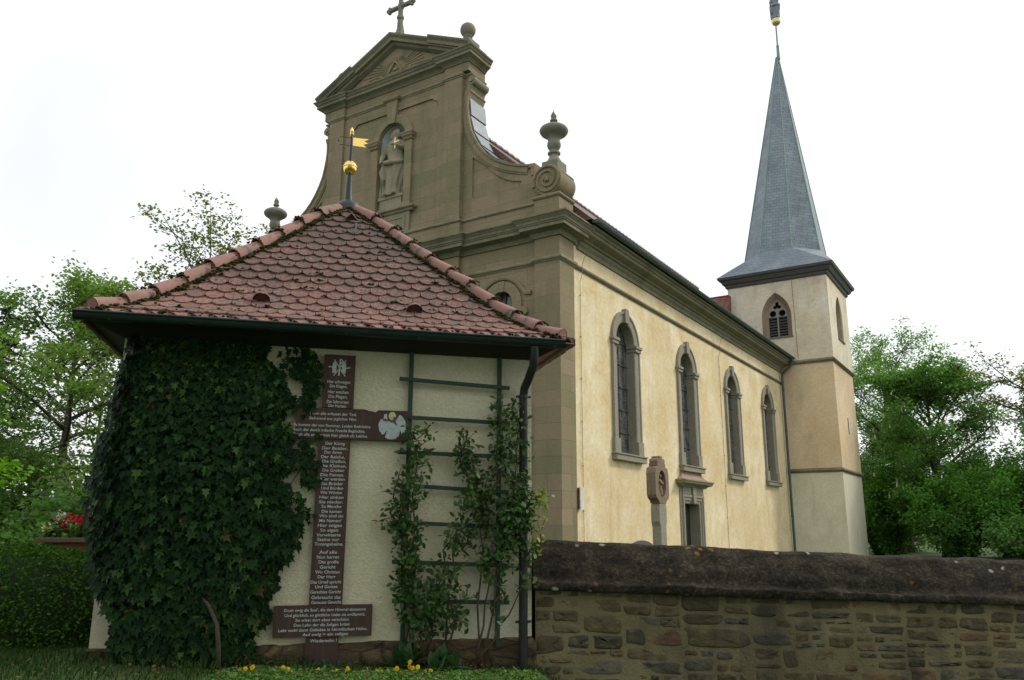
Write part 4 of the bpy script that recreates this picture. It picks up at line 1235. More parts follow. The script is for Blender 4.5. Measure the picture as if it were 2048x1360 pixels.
# painted roundel: white winged figure with halo
rx, rz2 = .735, 2.567
def blob(pts, mat, name, d):
    q = MB(); q.plate([[(rx+p[0]*.135, rz2+p[1]*.135) for p in pts]], d-.0012, d, fx); return q.build(name, mat, arm_b, fixn=False)
circ_pts = [(math.cos(2*math.pi*i/36), math.sin(2*math.pi*i/36)) for i in range(36)]
blob([(-.98,.05),(-.85,.42),(-.62,.50),(-.6,.80),(-.42,.84),(-.38,.55),(-.3,.35),(0,.22),(.2,.3),(.36,.55),(.5,.80),(.7,.68),(.92,.35),(1,.02),(.97,-.3),(.86,-.5),(.78,-.42),(.7,-.62),(.58,-.3),(.5,-.72),(.3,-.92),(0,-1),(-.3,-.95),(-.48,-.85),(-.4,-.55),(-.36,-.32),(-.55,-.62),(-.7,-.68),(-.78,-.5),(-.9,-.42)], MAT['robe'], 'painted_figure', D2)
blob([p for p in [(.26*math.cos(2*math.pi*i/24)-.02, .68+.30*math.sin(2*math.pi*i/24)) for i in range(24)]], MAT['halo'], 'painted_halo', D2-.0015)
blob([(.13*math.cos(2*math.pi*i/18)-.02, .64+.22*math.sin(2*math.pi*i/18)) for i in range(18)], MAT['robe'], 'painted_face', D2-.003)
blob([(.06,.62),(.28,.60),(.22,.35),(.34,.02),(.2,.1),(.05,.28),(-.12,.18),(-.08,.36),(.04,.42)], MAT['blotch'], 'painted_hair', D2-.0045)
blob([(-.72,.46),(-.5,.50),(-.32,.40),(-.28,.28),(-.5,.3),(-.68,.36)], MAT['blotch'], 'painted_wing', D2-.003)
# shaft
lines = ["Der König","Der Bettler,","Der Arme","Der Reiche,","Die Großen,","Die Kleinen,","Die Groben","Die Feinen.","Hier werden","Sie Brüder","Und Bürden","Wie Würden","Hier sinken","Sie nieder.","So Manche","Die kamen","Wo sind sie","Mit Namen?","Hier zeigen","So eigen","Verwitterte","Steine nur","Totengebeine.",None,"Auf alle","Nun harret","Das große","Gericht","Wo Christus","Der Herr","Das Urteil spricht","Und Gottes","Gerechtes Gericht","Gebraucht das","Genauste Gewicht."]
pys = [887,897,905.5,915,924,933.5,942.5,952,960.5,970,979,988,997.5,1007,1016,1026,1035,1044.5,1054,1063.5,1073,1082,1091,0,1107,1116.5,1126,1136,1145.6,1155,1165,1174,1184,1194.5,1204]
m = MB()
for s, py in zip(lines, pys):
    if not s: continue
    z = 2.421-(py-878)*.00453-.013
    w = min(.272, .0195*len(s)+.005)
    text_into(m, s, .198+rt.uniform(-.008,.008), z, w, .028, D1, .05)
m.build('lettering', MAT['letter'], sh_b, fixn=False)
m = MB()
for s, fr_, cx_, w in (("Doch ewig die Seel', die dem Himmel abstammt",.14,.20,.72),("Und glücklich, so göttliche Liebe sie entflammt,",.30,.20,.71),("Sie erbet dort oben verschönt",.455,.175,.47),("Den Lohn der die Seligen krönt",.61,.175,.49),("Lebt wohl denn Geliebte in himmlischen Höhn,",.765,.19,.78),("Auf ewig = ein seliges",.91,.21,.40)):
    text_into(m, s, cx_, .919-.271*fr_-.013, w, .026, D2, .05)
m.build('lettering', MAT['letter'], lo_b, fixn=False)
m = MB(); text_into(m, "Wiedersehn !", .195, .603, .235, .028, D1, .05); m.build('lettering', MAT['letter'], ft_b, fixn=False)

# ================================================================ TRELLIS
tr = thing('rose_trellis', 'dark green wooden ladder trellis on the cream wall between cross and downpipe', 'trellis', (HX, HY, 0), HR)
for x in (.905, 1.803):
    m = MB(); m.box(x-.021, x+.021, .295, .325, .52, 3.31); m.build('upright', MAT['trellis'], tr, bevel=.003)
for x0, z0, x1, z1 in ((.789,3.031,1.903,2.987),(.893,2.653,1.905,2.629),(.795,2.314,1.87,2.296),(.80,2.004,1.898,1.949),(.777,1.658,1.976,1.607),(.781,1.296,1.977,1.252),(.795,.947,1.909,.915)):
    m = MB(); m.plate([[(x0,z0-.019),(x1,z1-.019),(x1,z1+.019),(x0,z0+.019)]], .272, .2945, fx); m.build('rail', MAT['trellis'], tr, bevel=.003)
# ================================================================ VEGETATION TOOLS
def rot_frames(nrm, g, roll=None):
    """orthonormal frames (n,3,3) whose third axis is nrm"""
    n = nrm/np.linalg.norm(nrm, axis=1, keepdims=True)
    r = g.normal(size=n.shape)
    t = r-n*np.sum(r*n, axis=1, keepdims=True)
    t /= np.linalg.norm(t, axis=1, keepdims=True)+1e-9
    b = np.cross(n, t)
    return t, b, n
QUAD = np.array([(0,0,0),(.32,.42,.05),(0,1,0),(-.32,.42,.05)], float)
def leaf_quads(P, size, g, updir=.5, shape=QUAD):
    P = np.asarray(P); n = len(P)
    nr = g.normal(size=(n,3)); nr[:,2] = np.abs(nr[:,2])+updir
    t, b, nn = rot_frames(nr, g)
    s = size*g.uniform(.65,1.25,size=(n,1,1))
    k = len(shape)
    V = P[:,None,:] + s*(t[:,None,:]*shape[None,:,0:1] + b[:,None,:]*(shape[None,:,1:2]-.4) + nn[:,None,:]*shape[None,:,2:3])
    F = np.arange(n*k).reshape(n, k)
    return V.reshape(-1,3), F
def grow(base, H, spread, r0, seed, c0=.25, nmain=14, nsub=5, ntw=4, env='round', wob=.3, updeg=35, droop=0.0):
    g = random.Random(seed); m = MB(); tw = []
    base = Vector(base)
    pts = []; x = Vector((0,0,0)); n = 9
    dx, dy = g.uniform(-1,1)*wob, g.uniform(-1,1)*wob
    for i in range(n+1):
        f = i/n
        pts.append(base+Vector((dx*f+g.uniform(-.06,.06)*H*.06*(i>0), dy*f+g.uniform(-.06,.06)*H*.06*(i>0), H*.93*f)))
    m.tube(pts, [r0*(1-.9*(i/n)**.8)*(1.25 if i == 0 else 1) for i in range(n+1)], 8)
    def trunk(f):
        q = f*n; i = min(int(q), n-1); return pts[i].lerp(pts[i+1], q-i)
    az = g.uniform(0,6.28)
    for i in range(nmain):
        f = c0+(0.97-c0)*(i+.5)/nmain
        u = (f-c0)/(1-c0)
        e = {'round': math.sin(math.pi*min(1,(.18+u*.82)))**.7, 'cone': 1-u*.93, 'vase': .35+.75*u if u < .75 else 1.25-.5*(u)}[env]
        L = spread*max(.18, e)*g.uniform(.75,1.15)
        az += 2.4+g.uniform(-.4,.4)
        el = R(updeg*(.25+1.3*u)+g.uniform(-12,12))
        p = trunk(f*.98); d = Vector((math.cos(az)*math.cos(el), math.sin(az)*math.cos(el), math.sin(el)))
        bp = [p]; seg = 5
        for k in range(seg):
            d = (d+Vector((g.uniform(-.22,.22), g.uniform(-.22,.22), g.uniform(-.12,.2)-droop))).normalized()
            p = p+d*L/seg; bp.append(p)
        rb = r0*(.42-.25*u)
        m.tube(bp, [rb*(1-.85*k/seg) for k in range(seg+1)], 6)
        tw.append((bp[-2], bp[-1]))
        for j in range(nsub):
            q = .3+.68*(j+g.random()*.6)/nsub
            k = min(int(q*seg), seg-1); s = bp[k].lerp(bp[k+1], q*seg-k)
            dd = (bp[k+1]-bp[k]).normalized()
            sd = Vector((g.gauss(0,1), g.gauss(0,1), g.gauss(.25-droop,.6))); sd = (dd*.65+sd.normalized()*.9).normalized()
            l2 = L*g.uniform(.28,.5)*(1.1-.35*q)+.12*spread
            a = s+sd*l2*.5+Vector((0,0,.04*l2)); b = s+sd*l2+Vector((0,0,.10*l2-droop*l2*.4))
            m.tube([s,a,b], [rb*.42, rb*.26, rb*.06], 4, False)
            tw.append((a, b))
            for w_ in range(ntw):
                q2 = g.uniform(.2,1); s2 = s.lerp(b, q2)
                td = (sd*.5+Vector((g.gauss(0,1), g.gauss(0,1), g.gauss(.15-droop,.7))).normalized()).normalized()
                e2 = s2+td*l2*g.uniform(.3,.6)
                m.tube([s2, e2], [rb*.14, rb*.04], 3, False)
                tw.append((s2.lerp(e2,.25), e2))
    return m, tw
def tree(name, label, base, H, spread, r0, seed, lsize, nleaf, leafmat, barkmat, group, cat='tree', scat=.22, updir=.9, **kw):
    t = thing(name, label, cat, base, 0, group)
    m, tw = grow((0,0,0), H, spread, r0, seed, **kw)
    m.build('trunk', barkmat, t, smooth='all', fixn=False)
    g = np.random.default_rng(seed)
    A = np.array([a[:] for a, b in tw]); B = np.array([b[:] for a, b in tw])
    idx = g.integers(0, len(tw), nleaf)
    u = g.uniform(0,1.08,(nleaf,1))
    P = A[idx]*(1-u)+B[idx]*u+g.normal(size=(nleaf,3))*np.array([scat,scat,scat*.55])
    V, F = leaf_quads(P, lsize, g, updir)
    np_mesh('crown', V, F, leafmat, t)
    return t, tw
def bush(name, label, base, rx, ry, h, seed, lsize, nleaf, leafmat, barkmat, group, cat='shrub'):
    t = thing(name, label, cat, base, 0, group)
    g = random.Random(seed); m = MB(); tips = []
    for i in range(26):
        a = g.uniform(0,6.28); rr = g.random()**.5
        e = Vector((rx*rr*math.cos(a), ry*rr*math.sin(a), h*(.98-.45*rr*rr)*g.uniform(.72,1.02)))
        mid = Vector((e.x*.35, e.y*.35, e.z*.55))
        m.tube([(e.x*.06,e.y*.06,-.1), mid, e], [.05,.035,.01], 5)
        for k in range(9):
            q = g.uniform(.3,1); s = (mid*(1-q)+e*q) if g.random() < .75 else mid*q
            d = Vector((g.gauss(0,1),g.gauss(0,1),g.gauss(.3,.7))).normalized()*g.uniform(.25,.6)*min(rx,h)*.42
            tips.append((s, s+d)); m.tube([s, s+d], [.012,.004], 3, False)
    m.build('stem', barkmat, t, smooth='all', fixn=False)
    gg = np.random.default_rng(seed)
    A = np.array([a[:] for a, b in tips]); B = np.array([b[:] for a, b in tips])
    idx = gg.integers(0, len(tips), nleaf); u = gg.uniform(.1,1.15,(nleaf,1))
    P = A[idx]*(1-u)+B[idx]*u+gg.normal(size=(nleaf,3))*.14*min(rx,h)*.6
    P[:,2] = np.abs(P[:,2])
    V, F = leaf_quads(P, lsize, gg, .6)
    np_mesh('foliage', V, F, leafmat, t)
    return t
MAT['bark'] = m_stone('tree_bark', (.07,.06,.045), (.10,.085,.065), 6, .5)
MAT['barkgrey'] = m_stone('grey_bark', (.085,.08,.07), (.12,.11,.095), 6, .5)
MAT['leaf_light'] = m_leaf('light_leaf', [(.11,.20,.05),(.15,.26,.06),(.19,.30,.085),(.17,.22,.07)], .45)
MAT['leaf_mid'] = m_leaf('mid_leaf', [(.065,.145,.035),(.09,.185,.045),(.12,.225,.06)], .42)
MAT['leaf_dark'] = m_leaf('dark_leaf', [(.05,.135,.03),(.075,.165,.04),(.10,.20,.05)], .45)
MAT['leaf_bright'] = m_leaf('bright_leaf', [(.12,.26,.025),(.15,.31,.03),(.19,.34,.04)], .42)
MAT['leaf_yellow'] = m_leaf('yellow_green_leaf', [(.15,.18,.04),(.20,.22,.06),(.12,.17,.04),(.24,.24,.08)], .4)
MAT['leaf_olive'] = m_leaf('olive_brown_leaf', [(.19,.19,.055),(.25,.22,.07),(.17,.19,.055),(.23,.24,.075)], .48)
MAT['leaf_blue'] = m_leaf('blue_green_leaf', [(.14,.24,.09),(.17,.28,.105),(.20,.31,.12)], .5)
MAT['needle'] = m_leaf('spruce_needle', [(.025,.045,.025),(.035,.06,.03),(.045,.06,.035)], .1)
MAT['leaf_shrub'] = m_leaf('hazel_leaf', [(.07,.20,.03),(.10,.25,.038),(.13,.29,.05),(.06,.165,.028)], .42)
MAT['leaf_chestnut'] = m_leaf('chestnut_leaf', [(.10,.21,.055),(.13,.26,.065),(.16,.30,.085)], .5)
MAT['candle'] = m_leaf('chestnut_blossom', [(.45,.42,.32),(.5,.46,.36)], .2)

GL = 'trees behind the little house'
tree('maple_tree', 'bright green leafy tree leaning in from the left edge of the view', (-10.5,13.2,.2), 4.1, 1.9, .14, 5, .13, 8500, MAT['leaf_bright'], MAT['bark'], None, scat=.16, c0=.45, nmain=12, nsub=5, ntw=3, updeg=24)
tree('ash_tree', 'tall airy fresh green tree with dark limbs beside the left eave of the little house', (-16.6,30,.2), 10.6, 4.6, .26, 21, .17, 32000, MAT['leaf_light'], MAT['bark'], GL, scat=.26, c0=.16, nmain=22, nsub=6, ntw=4, updeg=28, droop=.03)
tree('lime_tree', 'darker green tree with drooping lower branches above the hedge', (-17.4,23,.2), 5.6, 3.4, .16, 33, .14, 19000, MAT['leaf_mid'], MAT['bark'], GL, scat=.24, c0=.12, nmain=18, nsub=5, ntw=4, updeg=20, droop=.08)
tree('lime_tree', 'thin green tree far left in front of the spruce', (-20.0,29,.2), 5.2, 3.0, .18, 35, .15, 12000, MAT['leaf_mid'], MAT['bark'], GL, scat=.26, c0=.12, nmain=18, nsub=5, ntw=4, updeg=20, droop=.06)
tree('poplar_tree', 'very tall sparse yellow green tree rising behind the left roof hip', (-15.7,40,.2), 15.2, 5.2, .34, 8, .21, 11000, MAT['leaf_yellow'], MAT['bark'], GL, scat=.20, c0=.3, nmain=24, nsub=5, ntw=4, env='vase', updeg=48)
tree('poplar_tree', 'smaller sparse yellow green tree left of the tallest one behind the roof', (-20.6,40,.2), 11.2, 2.8, .2, 9, .21, 3600, MAT['leaf_yellow'], MAT['bark'], GL, scat=.22, c0=.3, nmain=18, nsub=4, ntw=4, updeg=42)
# spruce
def spruce(name, label, base, H, spread, seed, group):
    t = thing(name, label, 'tree', base, 0, group)
    g = random.Random(seed); m = MB(); m.tube([(0,0,-.2),(0,0,H*.5),(0,0,H)], [.2,.12,.015], 8)
    P = []
    for i in range(34):
        f = .1+.9*i/34; L = spread*(1-f)**.8*g.uniform(.7,1.15)+.15
        for k in range(6):
            a = g.uniform(0,6.28); z = H*f
            e = Vector((L*math.cos(a), L*math.sin(a), z-L*.28)); mid = Vector((L*.55*math.cos(a), L*.55*math.sin(a), z-L*.25))
            m.tube([(0,0,z), mid, e+Vector((0,0,L*.1))], [.03,.02,.006], 4, False)
            nn = int(40*L)+8
            for q in range(nn):
                u = g.random()**.8; p = Vector((0,0,z)).lerp(mid, u*2) if u < .5 else mid.lerp(e+Vector((0,0,L*.1)), u*2-1)
                P.append((p.x+g.gauss(0,.07), p.y+g.gauss(0,.07), p.z-abs(g.gauss(0,.10))))
    m.build('trunk', MAT['bark'], t, smooth='all', fixn=False)
    gg = np.random.default_rng(seed); V, F = leaf_quads(np.array(P), .17, gg, .2); np_mesh('crown', V, F, MAT['needle'], t)
spruce('spruce_tree', 'dark spruce top standing at the far left behind the leafy trees', (-22.75,35,.2), 11.7, 3.0, 4, GL)
GR = 'trees behind the garden wall'
tree('ash_tree', 'airy pale green tree directly right of the tower, taller than the chestnut', (23.6,50,.2), 11.9, 4.4, .3, 12, .17, 19000, MAT['leaf_blue'], MAT['bark'], GR, scat=.24, c0=.3, nmain=20, nsub=5, ntw=4, env='vase', updeg=40)
ct, ctw = tree('chestnut_tree', 'dense green horse chestnut with pale upright blossom candles right of the tower', (23.3,44,.2), 10.4, 4.2, .32, 14, .18, 42000, MAT['leaf_chestnut'], MAT['bark'], GR, scat=.30, c0=.10, nmain=26, nsub=6, ntw=4, updeg=32)
g = random.Random(2); m = MB()
for a, b in ctw:
    if g.random() < .22 and b.z < 7.5:
        p = b+Vector((0,0,.05)); m.lathe([(.05,0),(.055,.08),(.03,.2),(.005,.27)], p, 5)
m.build('blossom', MAT['candle'], ct, fixn=False)
tree('oak_tree', 'olive brown tree spreading in from the right edge of the view', (29.4,40,.2), 10.8, 4.6, .34, 17, .17, 22000, MAT['leaf_olive'], MAT['bark'], GR, scat=.2, c0=.42, nmain=18, nsub=6, ntw=4, updeg=30)
tree('birch_tree', 'thin sparse green tree under the olive brown one at the right edge', (27.3,38,.2), 7.0, 3.6, .14, 18, .17, 9000, MAT['leaf_blue'], MAT['bark'], GR, scat=.2, c0=.25, nmain=14, nsub=4, ntw=4, updeg=25)
GB = 'green bushes behind the garden wall'
bush('hazel_bush', 'broad green bush close to the tower behind the garden wall', (20.6,44.5,.1), 2.5, 2, 5.2, 41, .16, 15000, MAT['leaf_shrub'], MAT['bark'], GB)
bush('hazel_bush', 'round green bush under the blossoming chestnut', (21.3,39,.1), 2.3, 2, 4.9, 42, .16, 16000, MAT['leaf_shrub'], MAT['bark'], GB)
bush('hazel_bush', 'taller bright green bush in the gap right of the chestnut', (23.2,37,.1), 2.6, 2, 5.6, 43, .16, 18000, MAT['leaf_shrub'], MAT['bark'], GB)
bush('hazel_bush', 'large green bush at the right edge under the olive brown tree', (26.4,36.5,.1), 2.8, 2, 5.0, 44, .16, 18000, MAT['leaf_shrub'], MAT['bark'], GB)
bush('hazel_bush', 'dark low bush just above the coping near the right edge', (21.6,33,.1), 2.6, 1.6, 2.6, 45, .16, 8000, MAT['leaf_dark'], MAT['bark'], GB)
bush('hazel_bush', 'dark low bush just above the coping beside the tower foot', (20.4,37.5,.1), 1.8, 1.5, 2.6, 46, .16, 8000, MAT['leaf_dark'], MAT['bark'], GB)
bush('hazel_bush', 'shaded bush behind the blossoming chestnut trunk', (20.5,46,.1), 3.4, 2.4, 6.6, 47, .22, 10000, MAT['leaf_dark'], MAT['bark'], GB)
bush('hazel_bush', 'tall bush standing against the trunk of the blossoming chestnut', (22.6,42,.1), 2.9, 2, 6.6, 49, .16, 15000, MAT['leaf_mid'], MAT['bark'], GB)
tree('lime_tree', 'leafy tree filling the gap behind the chestnut trunk', (25.6,53,.2), 8.8, 3.2, .25, 19, .22, 15000, MAT['leaf_mid'], MAT['bark'], GR, scat=.35, c0=.04, nmain=24, nsub=6, ntw=4, updeg=30)
bush('hazel_bush', 'shaded bush in the far right corner behind the wall', (26.5,44,.1), 3.4, 2.4, 5.4, 48, .22, 9000, MAT['leaf_dark'], MAT['bark'], GB)
GS = 'dark shrubs beyond the hedge'
bush('elder_bush', 'dark shrub behind the flower trough under the airy tree', (-9.6,17.5,.1), 1.7, 1.4, 2.35, 51, .16, 4200, MAT['leaf_mid'], MAT['bark'], GS)
bush('elder_bush', 'dark shrub at the left edge above the hedge', (-12.4,17.0,.1), 1.5, 1.4, 3.3, 52, .17, 4200, MAT['leaf_dark'], MAT['bark'], GS)
bush('elder_bush', 'low shrub between hedge and trough with pale spots', (-8.2,14,.1), 1.3, 1.0, 1.85, 53, .13, 3400, MAT['leaf_mid'], MAT['bark'], GS)
bush('elder_bush', 'green shrub close behind the ivy covered corner', (-10.6,21.5,.1), 2.0, 1.5, 3.6, 54, .18, 4400, MAT['leaf_light'], MAT['bark'], GS)

# ================================================================ HEDGE
hd = thing('box_bush', 'clipped rounded dark green bush left of the ivy covered house', 'bush', (-4.98,8.5,.17))
g = np.random.default_rng(6); N = 30000
def hedge_pt(g, N, lo=.93, hi=1.03):
    th = g.uniform(0, 2*np.pi, N); ph = np.arccos(g.uniform(-.75, 1, N))
    e = 1.0
    sg = lambda x: np.sign(x)*np.abs(x)**e
    x = sg(np.sin(ph))*sg(np.cos(th)); y = sg(np.sin(ph))*sg(np.sin(th)); z = sg(np.cos(ph))
    r = g.uniform(lo, hi, N)*(1+.035*np.sin(7*x+3*z)*np.sin(6*y+2*x+1))
    return np.stack([1.36*x*r, 1.05*y*r, .38+.87*z*r], 1)
P = hedge_pt(g, N); P[:,0] = P[:,0]; P = P[P[:,2] > -.12]
V, F = leaf_quads(P, .040, g, .5); np_mesh('foliage', V, F, m_leaf('hedge_leaf', [(.022,.075,.008),(.036,.11,.011),(.06,.15,.016),(.095,.19,.02)], .25, .6, .06), hd)
m = MB(); m.sphere((0,0,.40), 1, 30, (1.25,.97,.73)); m.build('branchwork', m_plain('hedge_inner_twigs', (.012,.026,.006), .95), hd, smooth=True)  # solid dark hull: the shade inside the bush put in as colour

# ================================================================ FLOWER TROUGH AND FLOWERS
tg = thing('flower_trough', 'brown wooden flower trough with a wide rim standing behind the hedge', 'planter', (-4.85,10.0,.22))
MAT['trough'] = m_stone('trough_wood', (.16,.065,.032), (.20,.085,.042), 5, .5)
m = MB(); m.box(-.62,.62,-.18,.18,.80,1.20); m.build('trough_box', MAT['trough'], tg, bevel=.01)
m = MB(); m.plate([[(-.78,-.25),(.78,-.25),(.78,.25),(-.78,.25)],[(-.58,-.15),(.58,-.15),(.58,.15),(-.58,.15)]], 1.20, 1.255, lambda u,v,d:(u,v,d)); m.build('rim', m_stone('rim_wood', (.13,.085,.06), (.16,.105,.075), 5, .4), tg, bevel=.008)
m = MB(); m.box(-.57,.57,-.14,.14,1.12,1.19); m.build('soil', m_plain('potting_soil', (.03,.02,.013), .95), tg)
for x in (-.5,.5):
    for y in (-.13,.13):
        m = MB(); m.box(x-.04,x+.04,y-.04,y+.04,-.1,.80); m.build('leg', MAT['trough'], tg)
def flower_plant(name, label, base, n, r, h, colr, fsize, seed, head=8):
    t = thing(name, label, 'flowers', base, 0, 'flowers in the trough')
    g = random.Random(seed); m = MB(); fl = []; gg = np.random.default_rng(seed)
    LP = []
    for i in range(n):
        a = g.uniform(0,6.28); rr = r*g.random()**.5
        e = Vector((rr*math.cos(a), rr*.6*math.sin(a), h*g.uniform(.6,1)))
        m.tube([(e.x*.3,e.y*.3,0), e*.6, e], [.006,.005,.003], 4, False)
        for k in range(head): fl.append((e.x+g.gauss(0,.022), e.y+g.gauss(0,.022), e.z+g.gauss(0,.018)))
        for k in range(10): q = g.random()*.85; LP.append((e.x*q+g.gauss(0,.03), e.y*q+g.gauss(0,.03), e.z*q+g.gauss(0,.02)))
    m.build('stem', MAT['leaf_mid'], t, fixn=False)
    V, F = leaf_quads(LP, .07, gg, .6); np_mesh('leaves', V, F, MAT['leaf_mid'], t)
    V, F = leaf_quads(fl, fsize, gg, .3); np_mesh('blossoms', V, F, m_leaf(name+'_petal', colr, .25), t)
flower_plant('red_geranium', 'full red geranium in the trough beside the ivy', (-5.27,9.98,1.42), 20, .24, .30, [(.50,.01,.03),(.62,.015,.05),(.55,.02,.06)], .05, 1, 12)
flower_plant('white_flower', 'white flowers in the middle of the trough', (-5.50,9.98,1.42), 8, .10, .34, [(.6,.6,.56),(.7,.68,.64)], .04, 2, 7)
flower_plant('yellow_flower', 'pale yellow flowers at the left end of the trough', (-5.60,9.98,1.42), 8, .08, .22, [(.62,.5,.18),(.66,.58,.36)], .04, 3, 7)
flower_plant('pink_flower', 'small dusky pink flowers above the yellow ones in the trough', (-5.56,10.04,1.42), 4, .06, .34, [(.35,.14,.16),(.4,.2,.2)], .04, 4, 6)
st = MB(); st.plate([[(-4.62,8.0),(-4.02,7.95),(-3.96,8.3),(-4.55,8.38)]], .33, .46, lambda u,v,d:(u,v,d))
tag(st.build('stone_slab', m_stone('mossy_slab', (.10,.085,.05), (.13,.11,.065), 6, .6), bevel=.02), 'flat weathered stone slab lying in the grass below the hedge', 'stone slab')

# ================================================================ GARDEN WALL
gw = thing('garden_wall', 'long low rubble stone churchyard wall under a dark weathered coping', 'garden wall', (.235,8.12,0), math.atan2(.184,.983))
SH = lambda x: -.039*x
rw = random.Random(17)
m = MB(); xs = [i*.5 for i in range(20)]
vs_ = [(x, -.004, z+SH(x)) for x in xs for z in (-.6, 1.06)]
m.add(vs_, [(2*i, 2*i+2, 2*i+3, 2*i+1) for i in range(19)])
vs_ = [(x, .56, z+SH(x)) for x in xs for z in (-.6, 1.06)]
m.add(vs_, [(2*i, 2*i+1, 2*i+3, 2*i+2) for i in range(19)])
t = NT('lime_mortar'); n1 = t.noise(2.2, 6); n2 = t.noise(30, 6)
c = t.ramp(n1, [(.3,(.15,.128,.066)),(.55,(.195,.165,.088)),(.75,(.235,.20,.115))])
c = t.mix(t.ramp(t.noise(1.6, 6, t.map((1,1,.25),None,(4,1,0)), .6), [(.52,0),(.7,.75)]), c, (.07,.06,.04))
MAT['mortar'] = t.bsdf(c, .95, 0, t.bump(n2, .8, .02), .15)
m.build('mortar_core', MAT['mortar'], gw)
t = NT('rubble_stone'); r_ = t.rnd()
c = t.ramp(r_, [(0,(.085,.074,.042)),(.2,(.125,.10,.054)),(.4,(.058,.056,.037)),(.55,(.115,.113,.085)),(.68,(.145,.105,.054)),(.8,(.12,.11,.064)),(.9,(.155,.092,.05)),(1,(.065,.064,.046))])
n1 = t.noise(7, 7, t.map((1,1,2.2)), .65); n2 = t.noise(34, 6)
c = t.mix(1.0, c, t.ramp(n1, [(.25,(.55,.55,.52)),(.5,(1,1,1)),(.75,(1.35,1.3,1.2))]), 'MULTIPLY')
lic = t.ramp(t.noise(5, 7, t.map((1,1,1.6),None,(3,5,1)), .72), [(.60,0),(.68,.75)])
c = t.mix(lic, c, (.21,.21,.18))
sm = t.ramp(t.noise(4.5, 6, t.map((1,1,1.5),None,(8,2,6)), .65), [(.53,0),(.68,.78)])
c = t.mix(sm, c, (.18,.15,.08))
dst = t.ramp(t.noise(1.6, 6, t.map((1,1,.25),None,(4,1,0)), .6), [(.52,0),(.7,.75)])
c = t.mix(dst, c, (.04,.036,.026))
MAT['rubble'] = t.bsdf(c, .93, 0, t.bump(t.mix(.5,n1,n2), .9, .02), .15)
cells = []
def cut(x0, x1, z0, z1):
    w, h = x1-x0, z1-z0
    if w > rw.uniform(.45,.92) and w > h*1.8:
        q = x0+w*rw.uniform(.32,.68); cut(x0,q,z0,z1); cut(q,x1,z0,z1)
    elif h > rw.uniform(.12,.25):
        q = z0+h*rw.uniform(.32,.68); cut(x0,x1,z0,q); cut(x0,x1,q,z1)
    elif w > h*rw.uniform(3,6) and w > .3:
        q = x0+w*rw.uniform(.3,.7); cut(x0,q,z0,z1); cut(q,x1,z0,z1)
    else: cells.append((x0,x1,z0,z1))
x = -.03
while x < 9.2:
    w = rw.uniform(.5,1.3); z = -.16
    while z < 1.035:
        h = min(rw.uniform(.18,.46), 1.045-z)
        if 1.045-z-h < .07: h = 1.045-z
        cut(x, x+w, z, z+h); z += h
    x += w
m = MB()
for (x0,x1,z0,z1) in cells:
    w, h = x1-x0, z1-z0; xc, zc = (x0+x1)/2, (z0+z1)/2
    if xc < .06: continue
    pn = 20; pts = []
    e = rw.uniform(.25,.6); gx_, gz_ = rw.uniform(.006,.026), rw.uniform(.004,.02)
    ph = [rw.uniform(0,6.28) for _ in range(4)]; tilt = rw.uniform(-.09,.09)
    for k in range(pn):
        a = 2*math.pi*(k+.5)/pn
        f = 1-.07*(math.sin(2*a+ph[0])+.7*math.sin(3*a+ph[1])+.6*math.sin(5*a+ph[2]))*rw.uniform(.92,1.08)-.03
        px = math.copysign(abs(math.cos(a))**e, math.cos(a))*(w/2-gx_)*f
        pz = math.copysign(abs(math.sin(a))**e, math.sin(a))*(h/2-gz_)*f
        pts.append((px, pz+tilt*px*.35))
    pr = rw.uniform(.002,.016); sl = rw.uniform(-.03,.03); sv = rw.uniform(-.06,.06)
    def V3(px, pz, y): return (max(.012,xc+px), y+sl*px+sv*pz, zc+pz+SH(xc+px))
    vs_ = [V3(px*1.03,pz*1.04,.006) for px,pz in pts]+[V3(px*.985,pz*.97,-pr*.55) for px,pz in pts]+[V3(px*.86+rw.gauss(0,.004),pz*.8+rw.gauss(0,.003),-pr*rw.uniform(.8,1.3)) for px,pz in pts]+[V3(px*.45+rw.gauss(0,.006),pz*.42+rw.gauss(0,.004),-pr*rw.uniform(.7,1.5)) for px,pz in pts]+[V3(0,0,-pr)]
    m.add(vs_, [(i*pn+k, i*pn+(k+1)%pn, (i+1)*pn+(k+1)%pn, (i+1)*pn+k) for i in range(3) for k in range(pn)]+[(3*pn+k, 3*pn+(k+1)%pn, 4*pn) for k in range(pn)])
m.build('stonework', MAT['rubble'], gw, smooth='all', fixn=False)
# coping
prof = [(.58,1.02),(-.03,1.02),(-.08,1.024),(-.088,1.032),(-.088,1.09),(-.08,1.104),(-.028,1.114),(-.012,1.15),(.0,1.20),(.02,1.25),(.045,1.30),(.075,1.35),(.11,1.40),(.15,1.445),(.19,1.475),(.235,1.49),(.28,1.495),(.33,1.485),(.38,1.46),(.43,1.42),(.48,1.36),(.53,1.28),(.57,1.19),(.6,1.12),(.61,1.06)]
from mathutils import noise as mn
nxc = 330; vs_ = []
for i in range(nxc):
    x = -.03+9.3*i/(nxc-1)
    for j, (y, zz_) in enumerate(prof):
        q = Vector((x*1.1, y*3, zz_*3)); a = mn.fractal(q*2.6, .9, 2, 6)*.021+mn.noise(Vector((x*1.3,zz_*9,y*4)))*.012
        lay = .012*math.sin(zz_*58+2.5*mn.noise(Vector((x*.8,zz_*2,0)))*3) if .0 < y < .35 else 0
        fa = 0 if j in (0,1) else 1
        sag = .010*mn.noise(Vector((x*.9,0,5)))
        vs_.append((x, y+(a-lay)*fa*(-1 if y < .28 else 1), zz_+a*.7*fa+sag+SH(x)))
k = len(prof)
